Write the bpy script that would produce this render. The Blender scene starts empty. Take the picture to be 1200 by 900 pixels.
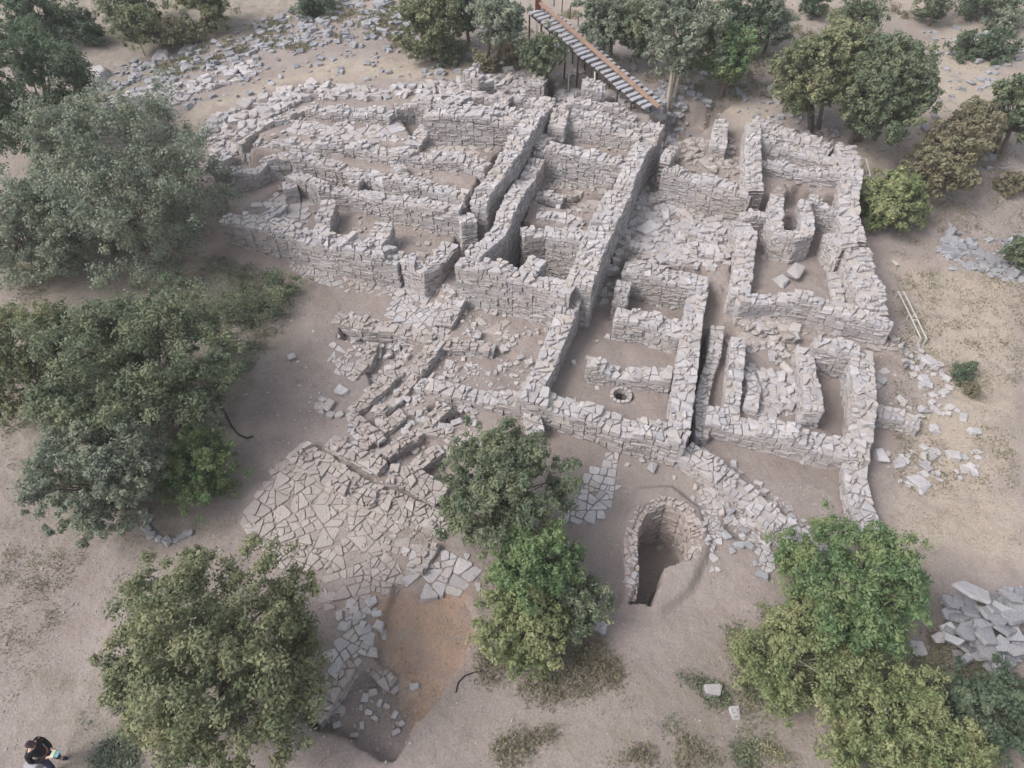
import bpy, math, random
import numpy as np
from mathutils import Vector, Matrix
R = math.radians
rng = np.random.default_rng(7)
random.seed(7)

# ------------------------------------------------------------------ camera, sky, sun, exposure
PITCH, CAMZ, F = R(47), 20.0, 840.0
sc = bpy.context.scene
C = sc.collection
cam = bpy.data.objects.new('camera', bpy.data.cameras.new('camera'))
C.objects.link(cam); sc.camera = cam
cam.location = (0, 0, CAMZ); cam.rotation_euler = (R(90) - PITCH, 0, 0)
cam.data.sensor_width = 36; cam.data.lens = 36 * F / 1200
cam.data.clip_start = 0.1; cam.data.clip_end = 2000
w = bpy.data.worlds.new('World'); sc.world = w; w.use_nodes = True
nt = w.node_tree
sky = nt.nodes.new('ShaderNodeTexSky'); sky.sky_type = 'NISHITA'; sky.sun_disc = False
SUN_EL, SUN_AZ = R(48), R(-112)
sky.sun_elevation = SUN_EL; sky.sun_rotation = SUN_AZ
sky.dust_density = 3.0; sky.air_density = 1.0; sky.ozone_density = 1.0
desat = nt.nodes.new('ShaderNodeHueSaturation'); desat.inputs['Saturation'].default_value = 0.38
nt.links.new(sky.outputs[0], desat.inputs['Color'])
nt.links.new(desat.outputs[0], nt.nodes['Background'].inputs[0])
nt.nodes['Background'].inputs[1].default_value = 0.14
sl = bpy.data.lights.new('sun', 'SUN'); sl.energy = 1.45; sl.angle = R(24); sl.color = (1.0, 0.95, 0.92)
so = bpy.data.objects.new('sun', sl); C.objects.link(so)
sdir = Vector((math.sin(SUN_AZ) * math.cos(SUN_EL), math.cos(SUN_AZ) * math.cos(SUN_EL), math.sin(SUN_EL)))
so.rotation_euler = sdir.to_track_quat('Z', 'Y').to_euler(); so.location = (0, 0, 60)
sc.view_settings.view_transform = 'Standard'; sc.view_settings.look = 'None'
sc.view_settings.gamma = 1.0; sc.view_settings.exposure = 0.9

# ------------------------------------------------------------------ geometry helpers
def P(px, py, z=0.0):
    a = (px - 600) / F; b = (450 - py) / F
    dy = math.cos(PITCH) + b * math.sin(PITCH); dz = -math.sin(PITCH) + b * math.cos(PITCH)
    t = (z - CAMZ) / dz
    return (a * t, dy * t)
def depth_at(px, py, z):
    b = (450 - py) / F
    return (z - CAMZ) / (-math.sin(PITCH) + b * math.cos(PITCH))
def sstep(a, b, x):
    t = np.clip((x - a) / (b - a), 0, 1); return t * t * (3 - 2 * t)
def _hash(ix, iy, seed):
    n = (ix * 374761393 + iy * 668265263 + seed * 974634777) & 0xFFFFFFFF
    n = ((n ^ (n >> 13)) * 1274126177) & 0xFFFFFFFF
    return ((n ^ (n >> 16)) & 0xFFFF) / 65535.0
def vnoise(x, y, seed=0):
    x = np.asarray(x, float); y = np.asarray(y, float)
    ix = np.floor(x).astype(np.int64); iy = np.floor(y).astype(np.int64)
    fx = x - ix; fy = y - iy; fx = fx * fx * (3 - 2 * fx); fy = fy * fy * (3 - 2 * fy)
    a = _hash(ix, iy, seed); b = _hash(ix + 1, iy, seed); c = _hash(ix, iy + 1, seed); d = _hash(ix + 1, iy + 1, seed)
    return (a * (1 - fx) + b * fx) * (1 - fy) + (c * (1 - fx) + d * fx) * fy - 0.5
def fbm(x, y, seed=0, octs=4):
    r = 0; a = 1.0
    for o in range(octs):
        r = r + a * vnoise(np.asarray(x) * 2 ** o, np.asarray(y) * 2 ** o, seed + o); a *= 0.5
    return r
def sdist(poly, x, y):
    """signed distance, positive inside"""
    x = np.asarray(x, float); y = np.asarray(y, float)
    d = np.full(x.shape, 1e9); ins = np.zeros(x.shape, bool)
    n = len(poly)
    for i in range(n):
        x0, y0 = poly[i]; x1, y1 = poly[(i + 1) % n]
        ex, ey = x1 - x0, y1 - y0
        t = np.clip(((x - x0) * ex + (y - y0) * ey) / (ex * ex + ey * ey + 1e-12), 0, 1)
        d = np.minimum(d, np.hypot(x - x0 - t * ex, y - y0 - t * ey))
        c = ((y0 > y) != (y1 > y)) & (x < (x1 - x0) * (y - y0) / (y1 - y0 + 1e-12) + x0)
        ins ^= c
    return np.where(ins, d, -d)
def poly_px(pts, z):
    return [P(a, b, z) for a, b in pts]

# ------------------------------------------------------------------ terrain levels (photo-traced outlines on their own level, height, edge softness)
ZONES = [
 # left block
 ([(268,262),(330,200),(345,178),(560,222),(552,250),(515,325),(395,292)], 0.85, .25),      # front rooms
 ([(255,205),(300,190),(345,185),(545,228),(548,246),(400,232),(345,214),(270,258)], 1.05, .2),
 ([(300,190),(345,185),(455,205),(548,232),(548,242),(460,226),(345,198)], 1.65, .2),
 ([(285,175),(345,170),(560,190),(560,222),(460,205),(345,185)], 2.2, .2),
 ([(300,160),(355,126),(470,140),(495,175),(420,172),(310,165)], 2.4, .3),
 ([(500,145),(615,142),(590,180),(575,195),(490,185)], 2.0, .25),
 ([(463,128),(503,128),(500,150),(460,148)], 1.9, .15),
 # lane between the left and the middle block
 ([(515,345),(548,352),(575,290),(625,200),(655,140),(640,130),(600,195),(560,258),(520,322)], 0.45, .4),
 # middle block
 ([(550,310),(675,335),(700,275),(612,262)], -1.3, .15, .7),
 ([(612,262),(700,275),(728,215),(630,190)], 1.2, .2),
 ([(630,250),(700,262),(712,240),(618,232)], 0.75, .2),
 ([(640,165),(745,185),(762,150),(660,140)], 2.25, .2),
 ([(655,135),(755,155),(765,135),(655,120)], 2.5, .2),
 # corridor east of the middle block
 ([(735,330),(680,390),(700,340),(745,215),(785,150),(845,150),(775,215),(760,300)], 0.7, .8),
 ([(735,245),(855,262),(860,345),(735,320)], 0.55, .3),
 ([(785,200),(885,215),(885,160),(800,160)], 1.75, 1.6),
 ([(670,390),(700,345),(735,315),(735,370),(710,400)], -0.1, .3),
 ([(728,325),(825,335),(810,390),(715,375)], -0.2, .15),
 ([(625,470),(680,375),(810,395),(798,518)], -0.2, .2),
 # right upper block
 ([(885,150),(985,175),(1000,260),(870,262)], 1.75, .2),
 ([(850,160),(882,160),(884,200),(850,195)], 1.5, .5),
 ([(868,255),(1000,255),(1035,385),(868,350)], 0.65, .25),
 ([(915,240),(945,240),(945,270),(915,268)], 0.8, .15),
 ([(845,345),(1060,398),(1060,425),(845,378)], 0.25, .3),
 # right lower block
 ([(862,400),(1015,415),(1012,530),(858,495)], -0.05, .2),
 ([(960,415),(1008,425),(1008,520),(956,505)], -0.25, .15),
 # drain
 ([(824,376),(836,378),(828,430),(820,520),(807,518),(812,440)], -1.3, .06, .35),
 # front left rooms
 ([(510,395),(545,345),(665,385),(640,430),(570,410)], -0.05, .2),
 ([(510,405),(570,412),(640,430),(615,462),(540,452),(490,440)], -0.25, .2),
 ([(505,485),(540,478),(545,500),(500,505)], -0.75, .12),
 ([(440,490),(480,470),(500,500),(455,545),(425,525)], -0.45, .15),
 ([(455,535),(500,520),(530,545),(520,572),(450,560)], -0.6, .2),
 ([(430,425),(470,400),(480,420),(440,470)], -0.5, .2),
 ([(400,382),(430,390),(425,412),(398,400)], -0.5, .15),
 ([(425,395),(470,392),(500,410),(470,425),(430,412)], -0.6, .2),
 # south-west trench and clay pit
 ([(460,688),(548,700),(560,740),(520,810),(478,850),(455,800),(440,770)], -0.6, .14, -.3),
 ([(430,783),(452,790),(500,830),(458,893),(370,852),(350,835)], -0.85, .1, -.35),
 # keyhole pit: bowl, then deep shaft
 ([(744,640),(746,618),(757,601),(778,593),(799,601),(811,622),(808,645),(797,660),(779,668),(770,690),(763,712),(741,708),(746,684)], -2.3, .14, -.25),
 # well shaft
 ([(718,462),(721,455),(728,452),(736,455),(739,462),(736,469),(728,472),(721,469)], -1.0, .06, -.15),
 # sump outside drain end, hollow near diagonal wall
 ([(850,575),(885,595),(900,640),(850,630)], -0.55, .3),
]
ZP = [(poly_px(q[0], q[3] if len(q) > 3 else q[1]), q[1] + (.12 if .2 < q[1] < 2.6 else 0), q[2]) for q in ZONES]
RING = poly_px([(728,612),(745,572),(788,568),(822,595),(835,640),(812,690),(775,720),(722,715),(735,670)], -0.2)
def base(x, y):
    b = -0.35 + 0.35 * sstep(17, 23, y) + 2.2 * sstep(23.5, 38, y) + np.maximum(0, np.asarray(y) - 38) * 0.09
    b = b + 0.5 * fbm(np.asarray(x) / 9, np.asarray(y) / 9, 3, 3) * sstep(34, 50, y) * 1.6
    return b + 0.12 * fbm(np.asarray(x) / 3.1, np.asarray(y) / 3.1, 11, 3)
def height(x, y):
    x = np.asarray(x, float); y = np.asarray(y, float)
    h = base(x, y)
    h = h + 0.24 * sstep(-0.12, 0.2, sdist(RING, x, y))
    ex = x + 0.25 * vnoise(x * 2.3, y * 2.3, 5); ey = y + 0.25 * vnoise(x * 2.3, y * 2.3, 6)
    for poly, z, s in ZP:
        xs = [p[0] for p in poly]; ys = [p[1] for p in poly]
        m = (x > min(xs) - 1) & (x < max(xs) + 1) & (y > min(ys) - 1) & (y < max(ys) + 1)
        if not m.any(): continue
        d = sdist(poly, ex[m], ey[m])
        k = sstep(-s * .5, s * .5, d)
        h[m] = h[m] * (1 - k) + (z + 0.08 * fbm(x[m] * 1.1, y[m] * 1.1, 9, 3)) * k
    return h + 0.035 * fbm(x * 2.2, y * 2.2, 21, 3)
def hgt(x, y): return float(height(np.array([x]), np.array([y]))[0])
def G(px, py):
    z = 0.0
    for _ in range(7):
        x, y = P(px, py, z); z = 0.4 * z + 0.6 * hgt(x, y)
    x, y = P(px, py, z)
    return (x, y, hgt(x, y))

# ------------------------------------------------------------------ object helpers
def link(o, parent=None):
    C.objects.link(o)
    if parent is not None: o.parent = parent
    return o
def tag(o, label=None, cat=None, group=None, kind=None):
    if label: o['label'] = label
    if cat: o['category'] = cat
    if group: o['group'] = group
    if kind: o['kind'] = kind
    return o
def empty(name, loc, rz=0):
    o = bpy.data.objects.new(name, None); o.location = loc; o.rotation_euler = (0, 0, rz); o.empty_display_size = .3
    return link(o)
def bulk(name, V, groups, mats, parent=None, origin=(0, 0, 0), smooth=False):
    """V (n,3); groups: list of (faces (m,k) int array, material index)"""
    V = np.asarray(V, np.float32) - np.asarray(origin, np.float32)
    me = bpy.data.meshes.new(name)
    me.vertices.add(len(V)); me.vertices.foreach_set('co', V.ravel())
    loops = np.concatenate([np.asarray(f, np.int32).ravel() for f, m in groups])
    tot = np.concatenate([np.full(len(f), np.asarray(f).shape[1], np.int32) for f, m in groups])
    mi = np.concatenate([np.full(len(f), m, np.int32) for f, m in groups])
    start = np.concatenate([[0], np.cumsum(tot)[:-1]]).astype(np.int32)
    me.loops.add(len(loops)); me.loops.foreach_set('vertex_index', loops)
    me.polygons.add(len(tot)); me.polygons.foreach_set('loop_start', start); me.polygons.foreach_set('loop_total', tot)
    me.polygons.foreach_set('material_index', mi)
    me.polygons.foreach_set('use_smooth', np.full(len(tot), smooth, bool))
    for m in mats: me.materials.append(m)
    me.update(); me.validate()
    o = bpy.data.objects.new(name, me)
    if parent is None: o.location = origin
    return link(o, parent)
class MB:
    def __init__(s): s.v = []; s.f = []; s.m = []
    def add(s, vs, fs, m=0):
        n = len(s.v); s.v += [tuple(v) for v in vs]; s.f += [[i + n for i in f] for f in fs]; s.m += [m] * len(fs)
    def build(s, name, mats, parent=None, origin=(0, 0, 0), smooth=False):
        me = bpy.data.meshes.new(name)
        ox, oy, oz = origin
        me.from_pydata([(a - ox, b - oy, c - oz) for a, b, c in s.v], [], s.f)
        me.polygons.foreach_set('material_index', s.m)
        if smooth: me.polygons.foreach_set('use_smooth', [True] * len(s.f))
        for m in (mats if isinstance(mats, list) else [mats]): me.materials.append(m)
        me.update()
        o = bpy.data.objects.new(name, me)
        if parent is None: o.location = origin
        return link(o, parent)
    def bar(s, a, b, w, h, m=0, up=(0, 0, 1)):
        a = Vector(a); b = Vector(b); d = (b - a).normalized(); u = Vector(up)
        if abs(d.dot(u)) > .99: u = Vector((1, 0, 0))
        x = d.cross(u).normalized(); y = x.cross(d).normalized()
        vs = []
        for p in (a, b):
            for i, j in ((-1, -1), (1, -1), (1, 1), (-1, 1)): vs.append(p + x * (i * w / 2) + y * (j * h / 2))
        s.add(vs, [[0, 3, 2, 1], [4, 5, 6, 7], [0, 1, 5, 4], [1, 2, 6, 5], [2, 3, 7, 6], [3, 0, 4, 7]], m)
    def tube(s, pts, r, n=7, m=0):
        pts = [Vector(p) for p in pts]
        rs = r if isinstance(r, (list, tuple)) else [r] * len(pts)
        base = len(s.v); vs = []
        ref = Vector((.31, .2, .93))
        for i, p in enumerate(pts):
            d = (pts[min(i + 1, len(pts) - 1)] - pts[max(i - 1, 0)]).normalized()
            x = d.cross(ref).normalized(); y = d.cross(x).normalized()
            for k in range(n):
                a = 2 * math.pi * k / n; vs.append(p + (x * math.cos(a) + y * math.sin(a)) * rs[i])
        fs = []
        for i in range(len(pts) - 1):
            for k in range(n):
                fs.append([i * n + k, i * n + (k + 1) % n, (i + 1) * n + (k + 1) % n, (i + 1) * n + k])
        fs.append(list(range(n - 1, -1, -1))); fs.append([(len(pts) - 1) * n + k for k in range(n)])
        s.add(vs, fs, m)
    def prism(s, poly, z0, z1, bev=.03, m=0, tilt=(0, 0), gap=0.0):
        """irregular slab: plan outline, bevelled top; z1 may tilt"""
        n = len(poly); cx = sum(p[0] for p in poly) / n; cy = sum(p[1] for p in poly) / n
        def zt(x, y): return z1 + (x - cx) * tilt[0] + (y - cy) * tilt[1]
        def shr(k):
            out = []
            for x, y in poly:
                dx, dy = x - cx, y - cy; L = math.hypot(dx, dy) + 1e-6
                q = max(.25, (L - k) / L); out.append((cx + dx * q, cy + dy * q))
            return out
        a = shr(gap); b = shr(gap + bev)
        vs = [(x, y, z0) for x, y in a] + [(x, y, zt(x, y) - bev * .8) for x, y in a] + [(x, y, zt(x, y)) for x, y in b]
        fs = [list(range(2 * n, 3 * n))]
        for i in range(n):
            j = (i + 1) % n
            fs.append([i, j, n + j, n + i]); fs.append([n + i, n + j, 2 * n + j, 2 * n + i])
        s.add(vs, fs, m)

def clip(poly, nx, ny, c):
    out = []
    n = len(poly)
    for i in range(n):
        a = poly[i]; b = poly[(i + 1) % n]
        da = a[0] * nx + a[1] * ny - c; db = b[0] * nx + b[1] * ny - c
        if da <= 0: out.append(a)
        if (da < 0 < db) or (db < 0 < da):
            t = da / (da - db); out.append((a[0] + t * (b[0] - a[0]), a[1] + t * (b[1] - a[1])))
    return out
def voronoi(S, bbox):
    x0, y0, x1, y1 = bbox
    cells = []
    for i in range(len(S)):
        d2 = (S[:, 0] - S[i, 0]) ** 2 + (S[:, 1] - S[i, 1]) ** 2
        nb = np.argsort(d2)[1:15]
        c = [(x0, y0), (x1, y0), (x1, y1), (x0, y1)]
        for j in nb:
            nx = S[j, 0] - S[i, 0]; ny = S[j, 1] - S[i, 1]
            cc = (S[j, 0] ** 2 + S[j, 1] ** 2 - S[i, 0] ** 2 - S[i, 1] ** 2) / 2
            c = clip(c, nx, ny, cc)
            if len(c) < 3: break
        cells.append(c)
    return cells
def parea(p):
    return abs(sum(p[i][0] * p[(i + 1) % len(p)][1] - p[(i + 1) % len(p)][0] * p[i][1] for i in range(len(p)))) / 2
def split_slabs(poly, target, rr, aspect=1.5, skew=.24):
    """break an outline into irregular, roughly four sided slabs"""
    todo = [(poly, 0)]; out = []
    while todo:
        p, dp = todo.pop()
        if len(p) < 3: continue
        A = parea(p)
        if A < 1e-4: continue
        if A < target * rr.choice((.35, .7, 1.0, 1.3, 1.9)) or dp > 16: out.append(p); continue
        cx = sum(q[0] for q in p) / len(p); cy = sum(q[1] for q in p) / len(p)
        sxx = sum((q[0] - cx) ** 2 for q in p); syy = sum((q[1] - cy) ** 2 for q in p); sxy = sum((q[0] - cx) * (q[1] - cy) for q in p)
        a = .5 * math.atan2(2 * sxy, sxx - syy) + rr.gauss(0, skew)
        nx, ny = math.cos(a), math.sin(a)
        ext = math.sqrt(max(sxx, syy) / len(p)) * rr.uniform(-.35, .35)
        c = cx * nx + cy * ny + ext
        todo.append((clip(p, nx, ny, c), dp + 1)); todo.append((clip(p, -nx, -ny, -c), dp + 1))
    return out
def cut_corners(poly, k=.16):
    out = []
    n = len(poly)
    for i in range(n):
        a = poly[i]; b = poly[(i + 1) % n]
        if math.hypot(a[0] - b[0], a[1] - b[1]) < .02: continue
        out.append((a[0] + (b[0] - a[0]) * k, a[1] + (b[1] - a[1]) * k)); out.append((b[0] - (b[0] - a[0]) * k, b[1] - (b[1] - a[1]) * k))
    return out

# ------------------------------------------------------------------ materials
def newmat(name, rough=.9):
    m = bpy.data.materials.new(name); m.use_nodes = True
    n = m.node_tree.nodes; b = n['Principled BSDF']; b.inputs['Roughness'].default_value = rough
    b.inputs['Specular IOR Level'].default_value = .2
    return m, n, m.node_tree.links, b
def ramp(n, stops):
    r = n.new('ShaderNodeValToRGB'); e = r.color_ramp.elements
    while len(e) < len(stops): e.new(.5)
    for i, (p, c) in enumerate(stops): e[i].position = p; e[i].color = (*c, 1)
    return r
def noise(n, l, scale, det=4, co=None, rough=.55):
    t = n.new('ShaderNodeTexNoise'); t.inputs['Scale'].default_value = scale; t.inputs['Detail'].default_value = det
    t.inputs['Roughness'].default_value = rough
    if co is not None: l.new(co, t.inputs['Vector'])
    return t.outputs['Fac']
def mix(n, l, fac, a, b, mode='MIX'):
    x = n.new('ShaderNodeMix'); x.data_type = 'RGBA'; x.blend_type = mode
    for sock, val in ((0, fac), (6, a), (7, b)):
        if isinstance(val, (int, float)): x.inputs[sock].default_value = val
        elif isinstance(val, tuple): x.inputs[sock].default_value = (*val, 1)
        else: l.new(val, x.inputs[sock])
    return x.outputs[2]
def maprange(n, l, v, a, b, c=0., d=1.):
    x = n.new('ShaderNodeMapRange'); l.new(v, x.inputs[0])
    for i, q in enumerate((a, b, c, d)): x.inputs[i + 1].default_value = q
    return x.outputs[0]
def bump(n, l, b, h, dist, strength=1.0):
    x = n.new('ShaderNodeBump'); x.inputs['Distance'].default_value = dist; x.inputs['Strength'].default_value = strength
    l.new(h, x.inputs['Height']); l.new(x.outputs[0], b.inputs['Normal'])
def stone_mat(name, cols, dust=(.33, .285, .265), dustamt=.35, tone=1):
    m, n, l, b = newmat(name)
    geo = n.new('ShaderNodeNewGeometry'); pos = geo.outputs['Position']
    rp = ramp(n, [(i / (len(cols) - 1), c) for i, c in enumerate(cols)])
    oi = n.new('ShaderNodeObjectInfo'); ad = n.new('ShaderNodeMath'); ad.operation = 'ADD'; l.new(geo.outputs['Random Per Island'], ad.inputs[0]); l.new(oi.outputs['Random'], ad.inputs[1])
    fr = n.new('ShaderNodeMath'); fr.operation = 'FRACT'; l.new(ad.outputs[0], fr.inputs[0]); l.new(fr.outputs[0], rp.inputs[0])
    big = noise(n, l, .55, 3, pos)
    c = mix(n, l, maprange(n, l, big, .45, .72, 0, dustamt), rp.outputs[0], dust)
    mid = noise(n, l, 5, 5, pos, .65)
    c = mix(n, l, maprange(n, l, mid, .50, .68, 0, .55), c, (.24, .225, .215), 'MIX')
    fine = noise(n, l, 26, 4, pos, .7)
    c = mix(n, l, maprange(n, l, fine, .38, .7, 0, .5), c, (.50, .485, .48), 'MIX')
    if tone != 1: c = mix(n, l, 1.0, c, (tone * 1.02, tone, tone * .975), 'MULTIPLY')
    l.new(c, b.inputs['Base Color'])
    bump(n, l, b, noise(n, l, 11, 6, pos, .7), .06, .9)
    return m
STONE = stone_mat('weathered_schist', [(.29, .28, .295), (.35, .335, .345), (.40, .385, .40), (.46, .44, .455), (.37, .325, .30), (.42, .41, .43)], dustamt=.8, tone=.9)
CAPS = stone_mat('pale_schist', [(.31, .305, .325), (.42, .41, .44), (.36, .345, .355), (.48, .47, .50), (.40, .36, .335), (.45, .44, .47)], dustamt=.5, tone=.94)
FLAG = stone_mat('trodden_flagstone', [(.36, .305, .28), (.31, .265, .25), (.41, .36, .34), (.34, .295, .28), (.43, .385, .36)], dustamt=.5, tone=.88)
GREY = stone_mat('grey_slate', [(.15, .155, .18), (.21, .22, .245), (.29, .30, .32), (.18, .175, .19), (.25, .26, .285)], dustamt=.2)
def simple(name, col, rough=.8, metal=0, var=.35, sc_=6):
    m, n, l, b = newmat(name, rough)
    co = n.new('ShaderNodeTexCoord').outputs['Object']
    f = noise(n, l, sc_, 5, co)
    c = mix(n, l, f, tuple(v * (1 - var) for v in col), tuple(min(1, v * (1 + var)) for v in col))
    l.new(c, b.inputs['Base Color']); b.inputs['Metallic'].default_value = metal
    bump(n, l, b, noise(n, l, sc_ * 6, 3, co), .004)
    return m
BAKED = stone_mat('baked_clay_stone', [(.30, .235, .21), (.35, .28, .25), (.39, .32, .285), (.33, .265, .24)], dustamt=.5)
CORE = simple('clay_mortar', (.34, .305, .285), .97, 0, .25, 5)
WOOD = simple('dark_timber', (.06, .05, .045)); TREAD = simple('grey_slab_tread', (.32, .32, .345), .85)
RUST = simple('rusty_steel', (.30, .20, .15), .7, .1, .45, 2.2); RUSTPLATE = simple('deep_rust_steel', (.14, .045, .03), .8, .1)
PALE = simple('bleached_timber', (.42, .40, .36), .7); BARK = simple('bark', (.14, .115, .095), .95, 0, .5, 9)
PBARK = simple('pale_bark', (.34, .30, .25), .95, 0, .4, 9)
RUBBER = simple('black_rubber', (.02, .02, .022), .5)
def leaf_mat(name, dark, light, tip):
    m, n, l, b = newmat(name, .75)
    geo = n.new('ShaderNodeNewGeometry'); pos = geo.outputs['Position']
    c = mix(n, l, geo.outputs['Random Per Island'], dark, light)
    c = mix(n, l, maprange(n, l, noise(n, l, 1.1, 3, pos), .42, .66), c, tip)
    l.new(c, b.inputs['Base Color'])
    tr = n.new('ShaderNodeBsdfTranslucent'); l.new(c, tr.inputs[0])
    ms = n.new('ShaderNodeMixShader'); ms.inputs[0].default_value = .38
    l.new(b.outputs[0], ms.inputs[1]); l.new(tr.outputs[0], ms.inputs[2]); l.new(ms.outputs[0], n['Material Output'].inputs[0])
    return m
LEAF = {
 'oak': leaf_mat('grey_green_leaf', (.09, .12, .075), (.185, .225, .145), (.26, .28, .175)),
 'grey': leaf_mat('silver_green_leaf', (.135, .165, .13), (.255, .29, .225), (.30, .325, .235)),
 'dark': leaf_mat('dark_green_leaf', (.06, .09, .06), (.13, .175, .115), (.165, .205, .13)),
 'olive': leaf_mat('olive_leaf', (.105, .13, .075), (.205, .23, .135), (.31, .31, .18)),
 'bright': leaf_mat('fresh_green_leaf', (.085, .145, .07), (.17, .25, .12), (.25, .30, .145)),
 'lime': leaf_mat('yellow_green_leaf', (.13, .17, .08), (.24, .285, .135), (.33, .34, .18)),
 'brown': leaf_mat('dry_brown_leaf', (.17, .15, .10), (.28, .25, .165), (.26, .26, .165)),
}

# ------------------------------------------------------------------ ground sheet
CLAY = [poly_px([(460,688),(550,700),(565,745),(520,815),(478,850),(450,800),(440,770)], -.5)]
PATH = [poly_px([(205,135),(300,95),(400,75),(520,70),(620,82),(640,100),(520,95),(430,95),(330,100),(225,150)], 2.3),
        poly_px([(860,100),(895,90),(1000,160),(1120,0),(1200,0),(1200,120),(1100,130),(1010,170)], 3.5),
        poly_px([(1060,300),(1200,330),(1200,640),(1080,640),(1040,600),(1100,460)], 0.3)]
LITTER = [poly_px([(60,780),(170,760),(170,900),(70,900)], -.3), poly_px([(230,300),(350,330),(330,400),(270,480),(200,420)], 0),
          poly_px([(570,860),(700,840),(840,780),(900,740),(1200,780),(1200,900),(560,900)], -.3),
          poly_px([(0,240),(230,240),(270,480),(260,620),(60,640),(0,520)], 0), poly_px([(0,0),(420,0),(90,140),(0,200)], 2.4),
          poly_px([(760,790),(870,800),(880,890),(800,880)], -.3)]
def ground():
    def axis(lo, a, b, hi, d):
        mid = np.arange(a, b, d); out = [b]; s = d
        while out[-1] < hi: s *= 1.22; out.append(out[-1] + s)
        lft = [a]; s = d
        while lft[-1] > lo: s *= 1.22; lft.append(lft[-1] - s)
        return np.concatenate([lft[:0:-1], mid, out])
    X = axis(-400, -19, 21, 400, .085); Y = axis(-60, 4.5, 41, 700, .085)
    gx, gy = np.meshgrid(X, Y); x = gx.ravel(); y = gy.ravel()
    z = height(x, y)
    nx, ny = len(X), len(Y)
    idx = np.arange(nx * ny).reshape(ny, nx)
    f = np.stack([idx[:-1, :-1], idx[:-1, 1:], idx[1:, 1:], idx[1:, :-1]], -1).reshape(-1, 4)
    m, n, l, b = newmat('dusty_soil', .97)
    geo = n.new('ShaderNodeNewGeometry'); pos = geo.outputs['Position']
    at = n.new('ShaderNodeAttribute'); at.attribute_name = 'zone'
    sep = n.new('ShaderNodeSeparateColor'); l.new(at.outputs['Color'], sep.inputs[0])
    c = mix(n, l, maprange(n, l, noise(n, l, .22, 4, pos), .35, .65), (.225, .190, .174), (.295, .252, .232))
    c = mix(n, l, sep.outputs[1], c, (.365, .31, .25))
    c = mix(n, l, sep.outputs[0], c, (.345, .24, .175))
    c = mix(n, l, maprange(n, l, noise(n, l, 1.3, 6, pos, .7), .50, .66, 0, .55), c, (.20, .155, .135))
    c = mix(n, l, maprange(n, l, noise(n, l, 2.6, 6, pos, .7), .54, .66, 0, .45), c, (.35, .305, .27))
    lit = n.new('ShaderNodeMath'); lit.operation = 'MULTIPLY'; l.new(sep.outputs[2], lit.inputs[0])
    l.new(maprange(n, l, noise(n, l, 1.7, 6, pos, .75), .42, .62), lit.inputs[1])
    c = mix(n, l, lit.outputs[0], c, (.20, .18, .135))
    v = n.new('ShaderNodeTexVoronoi'); v.inputs['Scale'].default_value = 9; v.feature = 'F1'; l.new(pos, v.inputs['Vector'])
    peb = maprange(n, l, v.outputs['Distance'], .12, .2, 1, 0)
    pm = n.new('ShaderNodeMath'); pm.operation = 'MULTIPLY'; l.new(peb, pm.inputs[0])
    l.new(maprange(n, l, noise(n, l, 1.1, 5, pos, .6), .52, .6, 0, .6), pm.inputs[1])
    c = mix(n, l, pm.outputs[0], c, (.46, .43, .41))
    fine = noise(n, l, 14, 5, pos, .75)
    c = mix(n, l, maprange(n, l, fine, .42, .72, 0, .6), c, (.15, .12, .105))
    c = mix(n, l, maprange(n, l, noise(n, l, 38, 4, pos, .8), .55, .75, 0, .55), c, (.44, .40, .375))
    l.new(c, b.inputs['Base Color'])
    h1 = n.new('ShaderNodeMath'); h1.operation = 'ADD'; l.new(noise(n, l, 3.3, 8, pos, .7), h1.inputs[0]); l.new(pm.outputs[0], h1.inputs[1])
    bump(n, l, b, h1.outputs[0], .10, .8)
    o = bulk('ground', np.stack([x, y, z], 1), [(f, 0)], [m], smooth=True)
    def mask(polys, soft):
        k = np.zeros(len(x))
        wx = x + 1.1 * fbm(x / 1.3, y / 1.3, 31); wy = y + 1.1 * fbm(x / 1.3, y / 1.3, 41)
        for p in polys: k = np.maximum(k, sstep(-soft, soft, sdist(p, wx, wy)))
        return k
    col = np.zeros((len(x), 4), np.float32); col[:, 3] = 1
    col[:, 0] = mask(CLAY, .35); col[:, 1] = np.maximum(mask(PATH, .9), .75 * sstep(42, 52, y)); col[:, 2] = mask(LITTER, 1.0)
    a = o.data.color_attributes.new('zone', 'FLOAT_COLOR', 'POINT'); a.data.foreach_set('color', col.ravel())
    tag(o, kind='structure')
    return o
ground()

# ------------------------------------------------------------------ stones in bulk
_c = np.array([[i, j, k] for i in (-1, 1) for j in (-1, 1) for k in (-1, 1)], float)
def _chamfer():
    V = []; 
    for ci in range(8):
        for ax in range(3): V.append((ci, ax))     # vertex lying on the face normal to axis ax
    ind = {v: i for i, v in enumerate(V)}
    quads = []; tris = []
    for ax in range(3):
        for s in (-1, 1):
            cs = [i for i in range(8) if _c[i][ax] == s]
            a, b = [q for q in range(3) if q != ax]
            cs.sort(key=lambda i: math.atan2(_c[i][b], _c[i][a]))
            fl = [ind[(i, ax)] for i in cs]
            if (s < 0) != (ax == 1): fl = fl[::-1]
            quads.append(fl)
    for i in range(8):
        tris.append([ind[(i, 0)], ind[(i, 1)], ind[(i, 2)]] if np.prod(_c[i]) > 0 else [ind[(i, 2)], ind[(i, 1)], ind[(i, 0)]])
        for j in range(i + 1, 8):
            df = [q for q in range(3) if _c[i][q] != _c[j][q]]
            if len(df) == 1:
                a, b = [q for q in range(3) if q != df[0]]
                quads.append([ind[(i, a)], ind[(j, a)], ind[(j, b)], ind[(i, b)]])
    return V, np.array(quads), np.array(tris)
_V, _Q, _T = _chamfer()
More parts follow.
